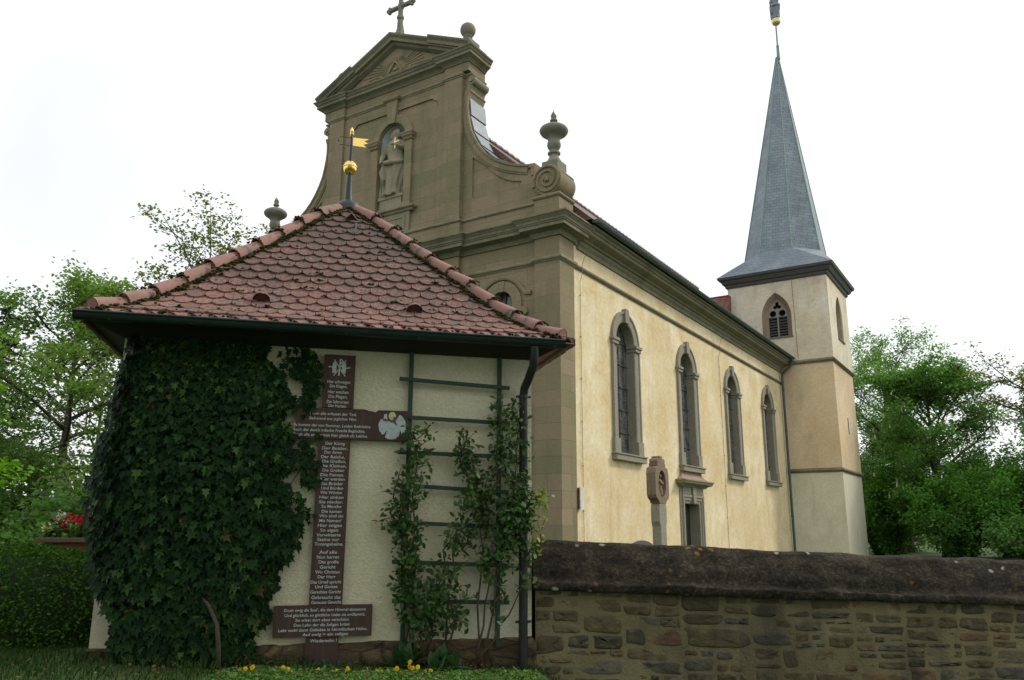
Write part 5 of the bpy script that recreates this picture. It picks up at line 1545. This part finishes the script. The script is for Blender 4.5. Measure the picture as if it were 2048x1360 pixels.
fs = [(i*k+j, i*k+(j+1)%k, (i+1)*k+(j+1)%k, (i+1)*k+j) for i in range(nxc-1) for j in range(k)]
fs.append(tuple(range(k)))
m = MB(); m.add(vs_, fs)
t = NT('weathered_coping')
n1 = t.noise(2.6, 8, t.map((1,1,1.7)), .7); n2 = t.noise(30, 7, t.map((.9,1,1.1)), .72)
c = t.ramp(n1, [(.30,(.014,.013,.010)),(.46,(.026,.023,.017)),(.6,(.048,.041,.029)),(.75,(.10,.085,.058))])
c = t.mix(1.0, c, t.ramp(n2, [(.30,(.35,.35,.35)),(.5,(.9,.9,.9)),(.68,(2.3,2.15,1.9))]), 'MULTIPLY')
sepz = t.n('ShaderNodeSeparateXYZ'); t.l(t.co.outputs['Object'], sepz.inputs[0])
v = t.n('ShaderNodeTexVoronoi'); v.inputs['Scale'].default_value = 4.6
vd = t.n('ShaderNodeMix'); vd.data_type = 'VECTOR'; vd.inputs[0].default_value = .09; wn_ = t.n('ShaderNodeTexNoise'); wn_.inputs['Scale'].default_value = 5; t.l(t.co.outputs['Object'], wn_.inputs['Vector']); t.l(t.map((1,.8,1.5)), vd.inputs[4]); t.l(wn_.outputs['Color'], vd.inputs[5]); t.l(vd.outputs[1], v.inputs['Vector'])
vn = t.n('ShaderNodeMath', operation='MULTIPLY_ADD'); t.l(n2, vn.inputs[0]); vn.inputs[1].default_value = .16; t.l(v.outputs['Distance'], vn.inputs[2])
spot = t.ramp(vn.outputs[0], [(.15,1),(.24,0)])
pick = t.ramp(v.outputs['Color'], [(.50,0),(.52,1)])
c = t.mix(t.mix(1.0, spot, pick, 'MULTIPLY'), c, (.30,.30,.25))
v2 = t.n('ShaderNodeTexVoronoi'); v2.inputs['Scale'].default_value = 11; t.l(vd.outputs[1], v2.inputs['Vector'])
os_ = t.ramp(v2.outputs['Distance'], [(.2,1),(.34,0)])
om = t.ramp(t.noise(1.5, 3, t.map((1,1,1),None,(2.2,0,3))), [(.56,0),(.64,.85)])
c = t.mix(t.mix(1.0, os_, om, 'MULTIPLY'), c, (.24,.115,.03))
MAT['coping'] = t.bsdf(c, .95, 0, t.bump(t.mix(.5,n1,n2), 1.0, .03), .12)
m.build('coping', MAT['coping'], gw, smooth='all')

# ================================================================ SHRINE, TOMBSTONE, NOTICE BOX
sh = thing('wayside_shrine', 'red sandstone wayside shrine pillar with an oval saint relief before the church side door', 'shrine', (2.36,13.1,.14), -YAW)
def sy(u, v, d): return (d, u, v)
m = MB()
m.box(-.16,.16,-.22,.22,-.2,.35); m.box(-.13,.13,-.19,.19,.352,.45)
m.plate([[(-.115,.45),(.115,.45),(.115,1.50),(.15,1.58),(.15,1.78),(.13,1.86),(-.13,1.86),(-.15,1.78),(-.15,1.58),(-.115,1.50)]], -.075, .075, sy)
m.build('shaft', MAT['winstone'], sh, bevel=.012)
head = [(-.14,1.862),(.14,1.862),(.16,1.90),(.25,1.95),(.275,2.0),(.275,2.34),(.245,2.42),(.15,2.45),(-.15,2.45),(-.245,2.42),(-.275,2.34),(-.275,2.0),(-.25,1.95),(-.16,1.90)]
ov = [(.15*math.cos(2*math.pi*i/24), 2.17+.215*math.sin(2*math.pi*i/24)) for i in range(24)]
m = MB(); m.plate([head], -.08, .0, sy); m.plate([head, ov], .0005, .08, sy)
hdm = m.build('head', MAT['shrine'], sh, bevel=.01)
m = MB()
m.plate([[(-.16,2.452),(.16,2.452),(.165,2.5),(-.165,2.5)]], -.075, .075, sy)
for (yy, zz_, r_) in ((-.11,2.53,.045),(.11,2.53,.045),(0,2.545,.06)):
    m.plate([[(yy+r_*math.cos(2*math.pi*i/16), zz_+r_*math.sin(2*math.pi*i/16)) for i in range(16)]], -.07, .07, sy)
m.plate([[(-.07,2.5),(.07,2.5),(.05,2.615),(-.05,2.615)]], -.072, .072, sy)
m.build('crest', MAT['shrine'], hdm, bevel=.008)
m = MB()
m.lathe([(.055,1.99),(.06,2.05),(.05,2.12),(.045,2.18),(.05,2.22),(.03,2.25),(.012,2.26)], (.02,0,0), 12); m.sphere((.035,0,2.295), .033, 10); m.sphere((.055,.025,2.2), .022, 8)
m.tube([(.04,-.05,2.22),(.07,-.02,2.18),(.075,.02,2.17)], .016, 6); m.tube([(.03,.05,2.23),(.07,.045,2.19),(.075,.0,2.16)], .016, 6)
m.build('relief_figure', MAT['shrine'], hdm, smooth=True)
m = MB(); ts = [(-.22,-.3),(.22,-.3)]+[(.22*math.cos(math.pi*i/14), 1.005+.22*math.sin(math.pi*i/14)) for i in range(15)]
tin = [(-.175,.1),(.175,.1)]+[(.175*math.cos(math.pi*i/14), .99+.175*math.sin(math.pi*i/14)) for i in range(15)]
m.plate([ts, tin], -.07, .07, fx); m.plate([[(p[0]*.99,p[1]*.995) for p in tin]], -.03, .05, fx)
tb = m.build('tombstone', MAT['tombgrey'], None, bevel=.008, loc=(1.90,12.0,.22)); tag(tb, 'grey round topped gravestone just showing over the wall beside the shrine', 'gravestone')
nb = thing('notice_box', 'narrow white framed notice case seen edge on at the church corner', 'notice case', (CX,CY,0), -YAW)
m = MB(); m.box(-.058,.045,.84,1.02,2.10,2.62); m.build('case', m_plain('case_brown', (.16,.09,.05), .6), nb)
m = MB(); m.box(.047,.075,.83,1.03,2.08,2.64); m.build('frame', MAT['signwhite'], nb)

# ================================================================ STATUES
def robed(name, mat, parent, H, loc, face, seed, arms=True):
    """robed standing figure of height H: one surface fused by a voxel remesh"""
    m = MB(); g = random.Random(seed); n = 40
    rings = [(0,.118,.10,.0,0),(.05,.115,.098,.1,0),(.12,.108,.092,.14,.0),(.2,.112,.092,.16,.004),(.3,.118,.09,.16,.010),(.38,.126,.094,.13,.014),(.44,.130,.10,.12,.016),(.48,.124,.098,.10,.014),(.52,.106,.08,.05,.010),(.58,.102,.074,.03,.006),(.66,.112,.078,.03,.002),(.73,.126,.078,.02,0),(.775,.128,.07,.02,0),(.805,.10,.06,.0,0),(.825,.055,.046,0,.0),(.85,.036,.038,0,.002),(.875,.036,.04,0,.004)]
    vs_ = []
    for (z, rx_, ry_, am, ox) in rings:
        for k in range(n):
            t_ = 2*math.pi*k/n
            f = 1+am*(.6*math.sin(6*t_+z*7)+.4*math.sin(11*t_-z*12+1))
            vs_.append(((ox+rx_*f*math.cos(t_))*H, ry_*f*math.sin(t_)*H, z*H))
    m.add(vs_, [(i*n+k, i*n+(k+1)%n, (i+1)*n+(k+1)%n, (i+1)*n+k) for i in range(len(rings)-1) for k in range(n)]+[tuple(range(n-1,-1,-1)), tuple((len(rings)-1)*n+k for k in range(n))])
    fx_, fy_ = math.cos(face), math.sin(face); sx_, sy_ = -fy_, fx_
    def hp(a, b, c): return ((a*fx_+b*sx_+.004)*H, (a*fy_+b*sy_)*H, c*H)
    m.sphere(hp(0,0,.93), .058*H, 18, (.92,.92,1.2))              # skull
    m.sphere(hp(.018,0,.905), .042*H, 14, (1,1,1.0))              # jaw
    m.tube([hp(.05,0,.945),hp(.068,0,.918),hp(.05,0,.912)], [.008*H,.014*H,.008*H], 8)   # nose
    for s in (-1,1):
        m.sphere(hp(.046,s*.022,.938), .009*H, 8)                 # eyes
        m.sphere(hp(.046,s*.022,.95), .012*H, 8, (1,1,.5))        # brows
        m.sphere(hp(-.004,s*.056,.925), .014*H, 8, (1,.6,1.3))    # ears
        m.tube([hp(-.02,s*.05,.96),hp(-.03,s*.06,.90),hp(-.03,s*.055,.84)], [.025*H,.026*H,.014*H], 8)   # hair
    m.tube([hp(.045,0,.895),hp(.055,0,.87),hp(.045,0,.835)], [.026*H,.026*H,.006*H], 8)  # beard
    m.tube([hp(.05,-.016,.900),hp(.056,0,.898),hp(.05,.016,.900)], .006*H, 6)            # mouth
    def hand(p, d, u):
        p = Vector(p); d = Vector(d).normalized(); u = Vector(u); u = (u-d*u.dot(d)).normalized(); w_ = d.cross(u)
        m.tube([p, p+d*.028*H], [.015*H,.019*H], 8)
        for i, ln in enumerate((.026,.031,.029,.022)):
            q = p+d*.028*H+u*(.012*(1.5-i)/1.5)*H
            m.tube([q, q+d*ln*.6*H, q+d*ln*.75*H+w_*ln*.5*H], [.0062*H,.0058*H,.004*H], 6)
        m.tube([p+d*.008*H+u*.016*H, p+d*.022*H+u*.03*H+w_*.008*H, p+d*.034*H+u*.028*H+w_*.018*H], [.007*H,.0065*H,.004*H], 6)
    if arms:
        m.tube([(-.115*H,0,.765*H),(-.155*H,-.03*H,.63*H),(-.13*H,-.10*H,.52*H)], [.042*H,.036*H,.022*H], 10); hand((-.128*H,-.105*H,.512*H), (.15,-.5,-.8), (1,0,0))
        m.tube([(.115*H,0,.765*H),(.15*H,-.05*H,.66*H),(.07*H,-.125*H,.70*H)], [.042*H,.036*H,.022*H], 10); hand((.065*H,-.127*H,.703*H), (-.9,-.25,.25), (0,0,1))
        # mantle swung round the hips and hanging cloth
        m.tube([(-.125*H,-.03*H,.50*H),(-.06*H,-.108*H,.47*H),(.04*H,-.115*H,.45*H),(.12*H,-.05*H,.47*H),(.13*H,.04*H,.5*H)], [.026*H,.034*H,.036*H,.034*H,.03*H], 8)
        m.tube([(-.11*H,-.05*H,.47*H),(-.12*H,-.085*H,.36*H),(-.10*H,-.09*H,.24*H),(-.11*H,-.08*H,.18*H)], [.03*H,.034*H,.028*H,.012*H], 8)
        m.tube([(-.14*H,.02*H,.72*H),(-.16*H,.03*H,.5*H),(-.15*H,.02*H,.25*H),(-.14*H,.0,.03*H)], [.03*H,.04*H,.045*H,.04*H], 8)
        for s in (-1,1): m.tube([(.05*s*H,-.06*H,.02*H),(.06*s*H,-.13*H,.014*H)], [.026*H,.018*H], 8)
    o = m.build(name, mat, parent, smooth='all', loc=loc)
    md = o.modifiers.new('fuse', 'REMESH'); md.mode = 'VOXEL'; md.voxel_size = H*.0075; md.use_smooth_shade = True
    return o
s1 = thing('niche_statue', 'sandstone statue of a bearded saint in a draped mantle standing in the gable niche', 'statue', (CX,CY,0), -YAW)
st_ = robed('person', MAT['statue'], s1, 2.34, (-6.04,.24,11.70), R(205), 5); st_.scale = (1.28,1.1,1.0)
gc = MB(); qx, qz = -5.80, 13.36
gc.box(qx-.016,qx+.016,-.10,-.075,qz-.19,qz+.19); gc.box(qx-.165,qx-.0165,-.099,-.076,qz+.02,qz+.05); gc.box(qx+.0165,qx+.165,-.099,-.076,qz+.02,qz+.05)
g1 = gc.build('gilded_cross', MAT['goldpaint']); g1.location = (CX,CY,0); g1.rotation_euler = (0,0,-YAW)
tag(g1, 'thin gilded cross held before the chest of the niche statue', 'cross')
s2 = thing('spire_statue', 'small weathered robed figure standing on the gilt ball at the spire tip', 'statue', (CX,CY,0), -YAW)
robed('person', m_stone('weathered_bronze_figure', (.20,.23,.26), (.26,.29,.33), 5, .4), s2, 1.75, (AX+.10,TY,30.14), R(270), 6)

# ================================================================ IVY
iv = thing('ivy', 'thick dark ivy covering the left half of the little house wall', 'ivy', (HX,HY,0), HR)
IVS = np.array([(0,.30,-.05),(0,.02,0),(.20,-.10,.03),(.50,.06,.02),(.27,.24,.0),(.42,.52,.03),(.17,.50,0),(0,1.0,.0),(-.17,.50,0),(-.42,.52,.03),(-.27,.24,0),(-.50,.06,.02),(-.20,-.10,.03)], float)
IVF = [(0,i,i+1) for i in range(1,12)]+[(0,12,1)]
zR = [(3.34,-.46),(3.15,-.42),(2.98,-.36),(2.86,-.24),(2.75,-.16),(2.6,-.21),(2.45,-.20),(2.2,-.16),(2.0,-.18),(1.8,-.14),(1.45,-.10),(1.4,-.14),(1.05,-.25),(.92,-.36),(.58,-.40),(.36,-.46)]
zL = [(3.30,-1.69),(2.9,-1.745),(2.58,-1.79),(2.27,-1.83),(2.05,-1.87),(1.83,-1.87),(1.6,-1.81),(1.36,-1.77),(1.08,-1.71),(.98,-1.60),(.85,-1.56),(.6,-1.5),(.36,-1.2)]
fi = lambda T, z: np.interp(z, [p[0] for p in T][::-1], [p[1] for p in T][::-1])
g = np.random.default_rng(31)
def ivy_leaves(A, Z, B, size, outx):
    n = len(A)
    P = np.stack([A, B, Z], 1)
    nr = np.stack([g.normal(0,.24,n)+outx, -np.ones(n), g.normal(.28,.24,n)], 1)
    nn = nr/np.linalg.norm(nr, axis=1, keepdims=True)
    dn = np.stack([g.normal(0,.45,n), np.zeros(n), -np.ones(n)], 1)
    t2 = dn-nn*np.sum(dn*nn, axis=1, keepdims=True); t2 /= np.linalg.norm(t2, axis=1, keepdims=True)
    t1 = np.cross(t2, nn)
    s = size[:,None,None]
    asp = g.uniform(.75,1.15,n)[:,None,None]
    V = P[:,None,:]+s*(asp*t1[:,None,:]*IVS[None,:,0:1]+t2[:,None,:]*IVS[None,:,1:2]+nn[:,None,:]*IVS[None,:,2:3])
    F = (np.arange(n)[:,None,None]*13+np.array(IVF)[None]).reshape(-1,3)
    return V.reshape(-1,3), F
N = 10500
Z = g.uniform(.36,3.32,N); u = g.uniform(0,1,N)
lo = fi(zL,Z); hi = fi(zR,Z)
A = lo+(hi-lo)*u+g.normal(0,.012,N)
thick = .05+.19*np.clip((3.3-Z)/1.2,0,1)*np.clip((hi-A)/.35,.15,1)
B = .33-thick*(.35+.65*g.uniform(0,1,N))
A += np.where(u > .85, .05*np.sin(Z*9)+.04*np.sin(Z*23+1), 0)
size = g.uniform(.032,.088,N)*(1+.3*np.clip((2.8-Z)/1.4,0,1))
V1, F1 = ivy_leaves(A, Z, B, size, np.where(A < -1.6, -.9, 0))
# left return of the house
N2 = 1500
Z2 = g.uniform(1.0,3.3,N2); A2 = fi(zL,Z2)+g.uniform(.0,.14,N2); B2 = g.uniform(.25,1.0,N2)
V2, F2 = ivy_leaves(A2, Z2, B2, g.uniform(.07,.12,N2), -2.0*np.ones(N2))
# loose strands beside the boards
ST = [(-.33,3.28,-.02,2.95,60),(-.13,3.28,-.05,2.80,150),(-.05,3.20,-.0,2.86,70),(-.10,2.78,-.06,2.70,30),(-.08,2.42,-.0,1.95,60),(-.03,2.34,.03,2.05,40),(-.12,1.9,-.03,1.7,40),(-.28,3.1,-.14,3.02,24),(-.02,2.47,.12,2.45,5)]
AA = []; ZZ = []
for (a0,z0,a1,z1,k) in ST:
    q = g.uniform(0,1,k); AA += list(a0+(a1-a0)*q+g.normal(0,.035,k)); ZZ += list(z0+(z1-z0)*q+g.normal(0,.03,k))
V3_, F3 = ivy_leaves(np.array(AA), np.array(ZZ), g.uniform(.265,.30,len(AA)), g.uniform(.045,.075,len(AA)), 0)
V = np.concatenate([V1,V2,V3_]); F = np.concatenate([F1, F2+len(V1), F3+len(V1)+len(V2)])
t = NT('ivy_leaf'); r_ = t.rnd()
c = t.ramp(r_, [(0,(.004,.016,.004)),(.35,(.007,.025,.006)),(.7,(.012,.037,.008)),(.9,(.022,.054,.013)),(.975,(.055,.12,.022)),(1,(.07,.05,.018))])
MAT['ivy'] = t.bsdf(c, t.ramp(r_, [(0,.4),(.5,.65),(1,.45)]), 0, None, .09)
np_mesh('leaves', V, F, MAT['ivy'], iv)
m = MB(); g2 = random.Random(3)
m.tube([(-.85,.14,1.02),(-.78,.08,.95),(-.70,.05,.80),(-.67,.04,.62),(-.66,.10,.35)], [.012,.016,.018,.02,.024], 7)
for i in range(14):
    a = g2.uniform(-1.6,-.6); pts = [(a,.30,.35)]
    for k in range(6): a += g2.uniform(-.12,.12); pts.append((a,.32,.35+.42*(k+1)))
    m.tube(pts, [.02,.018,.016,.013,.01,.008,.005], 5)
for (a0,z0,a1,z1) in ((-.3,2.0,.03,2.42),(-.2,1.95,.02,2.3),(-.25,3.2,.05,3.0)): m.tube([(a0,.31,z0),((a0+a1)/2,.30,(z0+z1)/2+.03),(a1,.31,z1)], .004, 4)
m.build('stem', MAT['bark'], iv, smooth='all', fixn=False)

# ================================================================ CLIMBING ROSES
MAT['rose_leaf'] = m_leaf('rose_leaf', [(.016,.05,.010),(.026,.075,.014),(.04,.105,.02),(.07,.15,.03),(.026,.065,.015)], .22, .45, .22)
MAT['rose_young'] = m_leaf('young_rose_leaf', [(.16,.26,.03),(.24,.28,.04),(.12,.22,.03)], .35, .45)
MAT['cane'] = m_plain('rose_cane', (.075,.05,.03), .7)
RQ = np.array([(0,0,0),(.24,.3,.06),(.22,.65,.05),(0,1,-.03),(-.22,.65,.05),(-.24,.3,.06)], float)
def rose(name, label, canes, seed, per, young=0, bare=.1):
    t = thing(name, label, 'rose', (HX,HY,0), HR, 'climbing roses at the trellis')
    g = random.Random(seed); gg = np.random.default_rng(seed); m = MB(); P = []
    for (a0, z0, a1, z1, dens) in canes:
        n = 7; pts = []
        for i in range(n+1):
            f = i/n
            pts.append(Vector((a0+(a1-a0)*f+g.gauss(0,.025)*(0 < i), .275-.10*g.random()*f-.02, z0+(z1-z0)*f)))
        m.tube(pts, [.010*(1-.7*i/n)+.002 for i in range(n+1)], 5)
        for k in range(int(dens*3.3)):
            q = g.uniform(bare,1) if z0 < .6 else g.uniform(.05,1); i = min(int(q*n), n-1); s = pts[i].lerp(pts[i+1], q*n-i)
            d = Vector((g.gauss(0,.8), -abs(g.gauss(.2,.4)), g.gauss(.35,.5))).normalized()*g.uniform(.06,.19)
            e = s+d; m.tube([s, s.lerp(e,.5)+Vector((0,0,.01)), e], [.004,.003,.0015], 4, False)
            for q2 in range(per):
                w = g.uniform(.25,1.05); p = s.lerp(e, w); P.append((p.x+g.gauss(0,.022), min(.31,p.y+g.gauss(0,.02)), p.z+g.gauss(0,.022)))
    m.build('cane', MAT['cane'], t, smooth='all', fixn=False)
    P = np.array(P); n = len(P)
    nr = np.stack([gg.normal(0,.6,n), -np.abs(gg.normal(.7,.4,n)), gg.normal(.45,.5,n)], 1)
    tt_, bb, nn = rot_frames(nr, gg); s = .062*gg.uniform(.6,1.3,(n,1,1))
    V = (P[:,None,:]+s*(tt_[:,None,:]*RQ[None,:,0:1]+bb[:,None,:]*RQ[None,:,1:2]+nn[:,None,:]*RQ[None,:,2:3])).reshape(-1,3)
    F = np.arange(n*6).reshape(n,6)
    mi = np.zeros(n, int)
    if young: mi[P[:,0] > young] = 1
    np_mesh('leaves', V, F, None, t, [MAT['rose_leaf'], MAT['rose_young']], mi)
rose('climbing_rose', 'slim climbing rose winding up the left upright of the trellis', [(.98,.5,.86,1.7,11),(.92,.5,.84,2.0,11),(1.0,.5,.93,2.5,14),(.90,.9,.98,1.35,9),(.86,1.4,.88,2.15,14),(.80,1.6,.76,2.1,4),(.93,2.2,1.0,2.52,4)], 61, 4, 0, .15)
rose('climbing_rose', 'low bushy climbing rose in the middle of the trellis foot', [(1.05,.5,1.25,1.1,9),(1.12,.5,1.33,1.55,12),(1.3,.6,1.38,1.66,7),(1.2,.5,1.02,.95,7),(1.3,.55,1.45,.98,6)], 62, 4, 0, .2)
rose('climbing_rose', 'largest climbing rose covering the right upright and reaching past the downpipe', [(1.58,.36,1.72,1.6,3),(1.60,.36,1.62,2.2,8),(1.66,.36,1.95,2.2,9),(1.66,1.5,1.82,2.85,18),(1.9,1.5,1.98,2.74,20),(1.68,1.5,1.45,2.5,16),(1.55,1.7,1.40,2.35,10),(1.62,.36,2.06,1.15,2),(2.0,1.25,2.06,2.1,16),(1.95,1.5,2.20,1.95,9),(1.8,1.3,1.9,1.9,16),(1.5,1.35,1.42,1.75,4),(2.02,1.2,2.23,1.6,5),(1.75,.8,1.82,1.3,5)], 63, 4, 2.13, .45)

# ================================================================ PLANTS AT THE FOOT OF THE WALL
MAT['clump'] = m_leaf('lance_leaf', [(.026,.075,.022),(.036,.095,.028),(.055,.125,.036)], .2, .45, .25)
MAT['greyleaf'] = m_leaf('grey_green_leaf', [(.05,.09,.055),(.065,.11,.06)], .2, .6)
LQ = [(-.0,0),( .10,.25),(.13,.55),(.08,.85),(0,1)]
def lance(name, label, x, y, n, ln, seed, mat=None, grp=None, wd=1.0):
    z0 = .35
    t = thing(name, label, 'plant', (HX,HY,0), HR, grp)
    g = random.Random(seed); m = MB()
    for i in range(n):
        a = g.uniform(0,6.28); el = g.uniform(.35,1.35); L = ln*g.uniform(.7,1.15)
        d = Vector((math.cos(a)*math.cos(el), math.sin(a)*math.cos(el)*.8, math.sin(el))); sd = Vector((-math.sin(a), math.cos(a), 0))
        vs_ = []
        p = Vector((x+g.gauss(0,.05), y+g.gauss(0,.03), z0))
        for (w, f) in ((.02,0),(.10*wd,.3),(.14*wd,.55),(.09*wd,.8),(.004,1)):
            c_ = p+d*L*f+Vector((0,0,-.35*L*f*f*math.cos(el)))
            vs_ += [c_-sd*w*L+Vector((0,0,.02*L)), c_-Vector((0,0,.0)), c_+sd*w*L+Vector((0,0,.02*L))]
        m.add(vs_, [(k*3+j, k*3+j+1, (k+1)*3+j+1, (k+1)*3+j) for k in range(4) for j in range(2)])
    m.build('leaves', mat or MAT['clump'], t, fixn=False)
GP = 'leafy clumps at the foot of the house wall'
lance('leafy_clump', 'dark lance leaved clump below the left trellis upright', .93, .18, 46, .27, 1, None, GP)
lance('leafy_clump', 'glossier lance leaved clump right of the other one', 1.24, .14, 34, .27, 2, None, GP)
lance('leafy_clump', 'grey green low clump in front of the cross foot', .12, .12, 60, .15, 3, MAT['greyleaf'], GP, 1.5)
lance('leafy_clump', 'grey green low clump right of the cross foot', .36, .12, 40, .13, 4, MAT['greyleaf'], GP, 1.5)
lance('fern', 'small fern tuft at the corner between downpipe and garden wall', 2.26, .40, 40, .16, 6, MAT['leaf_mid'], None, .6)
# ground cover and grass
g = np.random.default_rng(77); N = 15000
A = g.uniform(-.75,2.35,N); B = g.uniform(-1.2,.14,N)
ca, sa = math.cos(HR), math.sin(HR)
X = HX+A*ca-B*sa; Y = HY+A*sa+B*ca
gzv = np.array([gz(x,y) for x,y in zip(X,Y)])
hgt = .022+.022*(np.sin(A*9)*np.sin(B*7+A*3)*.5+.5)
edge = np.clip((A+.75)/.25,0,1)*np.clip((2.35-A)/.2,0,1)
Zc = gzv+g.uniform(0,1,N)**.6*hgt*edge-.012
V, F = leaf_quads(np.stack([X,Y,Zc],1), .034, g, .7)
tag(np_mesh('ground_cover', V, F, m_leaf('ground_cover_leaf', [(.07,.16,.035),(.10,.22,.045),(.14,.27,.06),(.05,.12,.03)], .3, .5)), kind='stuff')
N = 26000
X = g.uniform(-6.5,2.2,N); Y = g.uniform(5.2,8.6,N)
keep = ~((X > -2.4) & (Y < 7.35+.25*(X+1.8)))
X, Y = X[keep], Y[keep]; n = len(X)
a = g.uniform(0,6.28,n); L = g.uniform(.03,.085,n)*np.where((X > -3.6)&(X < -1.8)&(Y > 6.9),1.5,1); bend = g.uniform(.1,.6,n)
Zg = np.array([gz(x,y) for x,y in zip(X,Y)])
dx, dy = np.cos(a), np.sin(a)
w = .0035
V = np.stack([np.stack([X-dy*w,Y+dx*w,Zg],1), np.stack([X+dy*w,Y-dx*w,Zg],1), np.stack([X+dx*L*bend*.35+dy*w*.7,Y+dy*L*bend*.35-dx*w*.7,Zg+L*.6],1), np.stack([X+dx*L*bend,Y+dy*L*bend,Zg+L*(1-.3*bend)],1)],1).reshape(-1,3)
F = np.arange(n*4).reshape(n,4)
tag(np_mesh('grass', V, F, m_leaf('grass_blade', [(.014,.045,.010),(.024,.062,.013),(.04,.085,.018),(.05,.07,.02)], .25, .6)), kind='stuff')
# dead leaves lying between the plants
g = np.random.default_rng(5); N = 420
A = g.uniform(-2.2,2.4,N); B = g.uniform(-.9,.30,N)
X = HX+A*ca-B*sa; Y = HY+A*sa+B*ca
Zl = np.array([gz(x,y) for x,y in zip(X,Y)])+g.uniform(.012,.05,N)
V, F = leaf_quads(np.stack([X,Y,Zl],1), .045, g, 1.2)
tag(np_mesh('leaf_litter', V, F, m_leaf('dead_leaf', [(.10,.06,.03),(.16,.10,.05),(.07,.045,.025),(.20,.15,.08)], .1, .8)), kind='stuff')
# pansies
MAT['pansy'] = m_leaf('pansy_petal', [(.62,.40,.015),(.70,.47,.02),(.66,.43,.02)], .2, .7)
MAT['pansy_eye'] = m_plain('pansy_eye', (.10,.03,.01), .8)
PX = [(120,178),(155,172),(195,165),(238,187),(300,195),(372,173),(400,184),(578,190),(665,208),(690,205),(752,190),(765,218),(795,215),(828,218),(848,214),(935,212),(958,216),(1000,215),(1030,232),(1055,200),(1085,222),(1100,225),(1137,165),(1135,188),(1155,198),(1187,194),(1233,222),(1267,220)]
proto = None; gp = random.Random(4)
for i, (u, v) in enumerate(PX):
    px, py = 440+u/3.012, 1280+v/3.012
    a = -.441+(px-490)*.0042; z = .440-(py-1340)*.0046
    if proto is None:
        o = thing('pansy', 'x', 'flower')
        m = MB()
        for k, (ang, r_, oz) in enumerate(((75,.019,0),(105,.019,.001),(175,.018,-.002),(5,.018,-.002),(270,.022,-.004))):
            cx_, cz_ = .017*math.cos(R(ang)), .017*math.sin(R(ang))
            m.add([(cx_,-.004+oz,cz_)]+[(cx_+r_*math.cos(2*math.pi*q/9),oz,cz_+r_*math.sin(2*math.pi*q/9)) for q in range(9)], [(0,1+q,1+(q+1)%9) for q in range(9)])
        b = m.build('petals', MAT['pansy'], o, fixn=False)
        m = MB(); m.add([(0,-.0075,-.004)]+[(.008*math.cos(2*math.pi*q/8),-.0055,-.004+.009*math.sin(2*math.pi*q/8)) for q in range(8)], [(0,1+q,1+(q+1)%8) for q in range(8)]); m.build('eye', MAT['pansy_eye'], o, fixn=False)
        m = MB(); m.tube([(0,.002,0),(.004,.012,-.05),(0,.02,-.12)], .002, 4); m.build('stem', MAT['leaf_mid'], o, fixn=False)
        proto = o
    else:
        o = proto.copy(); col.objects.link(o)
        for ch in proto.children:
            c_ = ch.copy(); col.objects.link(c_); c_.parent = o
    b_ = -.06
    o.location = (HX+a*ca-b_*sa, HY+a*sa+b_*ca, z)
    o.scale = (gp.uniform(.58,.74),)*3
    o.rotation_euler = (gp.uniform(-.6,.1), gp.uniform(-.4,.4), gp.uniform(-.6,.6))
    tag(o, 'small yellow pansy with a dark eye flowering in the ground cover below the house wall', 'flower', 'yellow pansies below the house wall')

# ================================================================ ADDED SHADE TREES (unseen behind the camera, put in to darken the house front)
for i, (x, y, H, sp) in enumerate(((-6.5,-5.5,9.5,4.6),(.5,-7.5,11,5.0),(7.5,-6.5,10,4.8))):
    tree('lane_tree', ['leafy tree across the lane opposite the hedge','tallest leafy tree across the lane opposite the inscribed cross','leafy tree across the lane opposite the garden wall'][i], (x,y,0), H, sp, .24, 90+i, .42, 5200, MAT['leaf_mid'], MAT['bark'], 'trees across the lane', scat=.4, c0=.2, nmain=16, nsub=5, ntw=3)
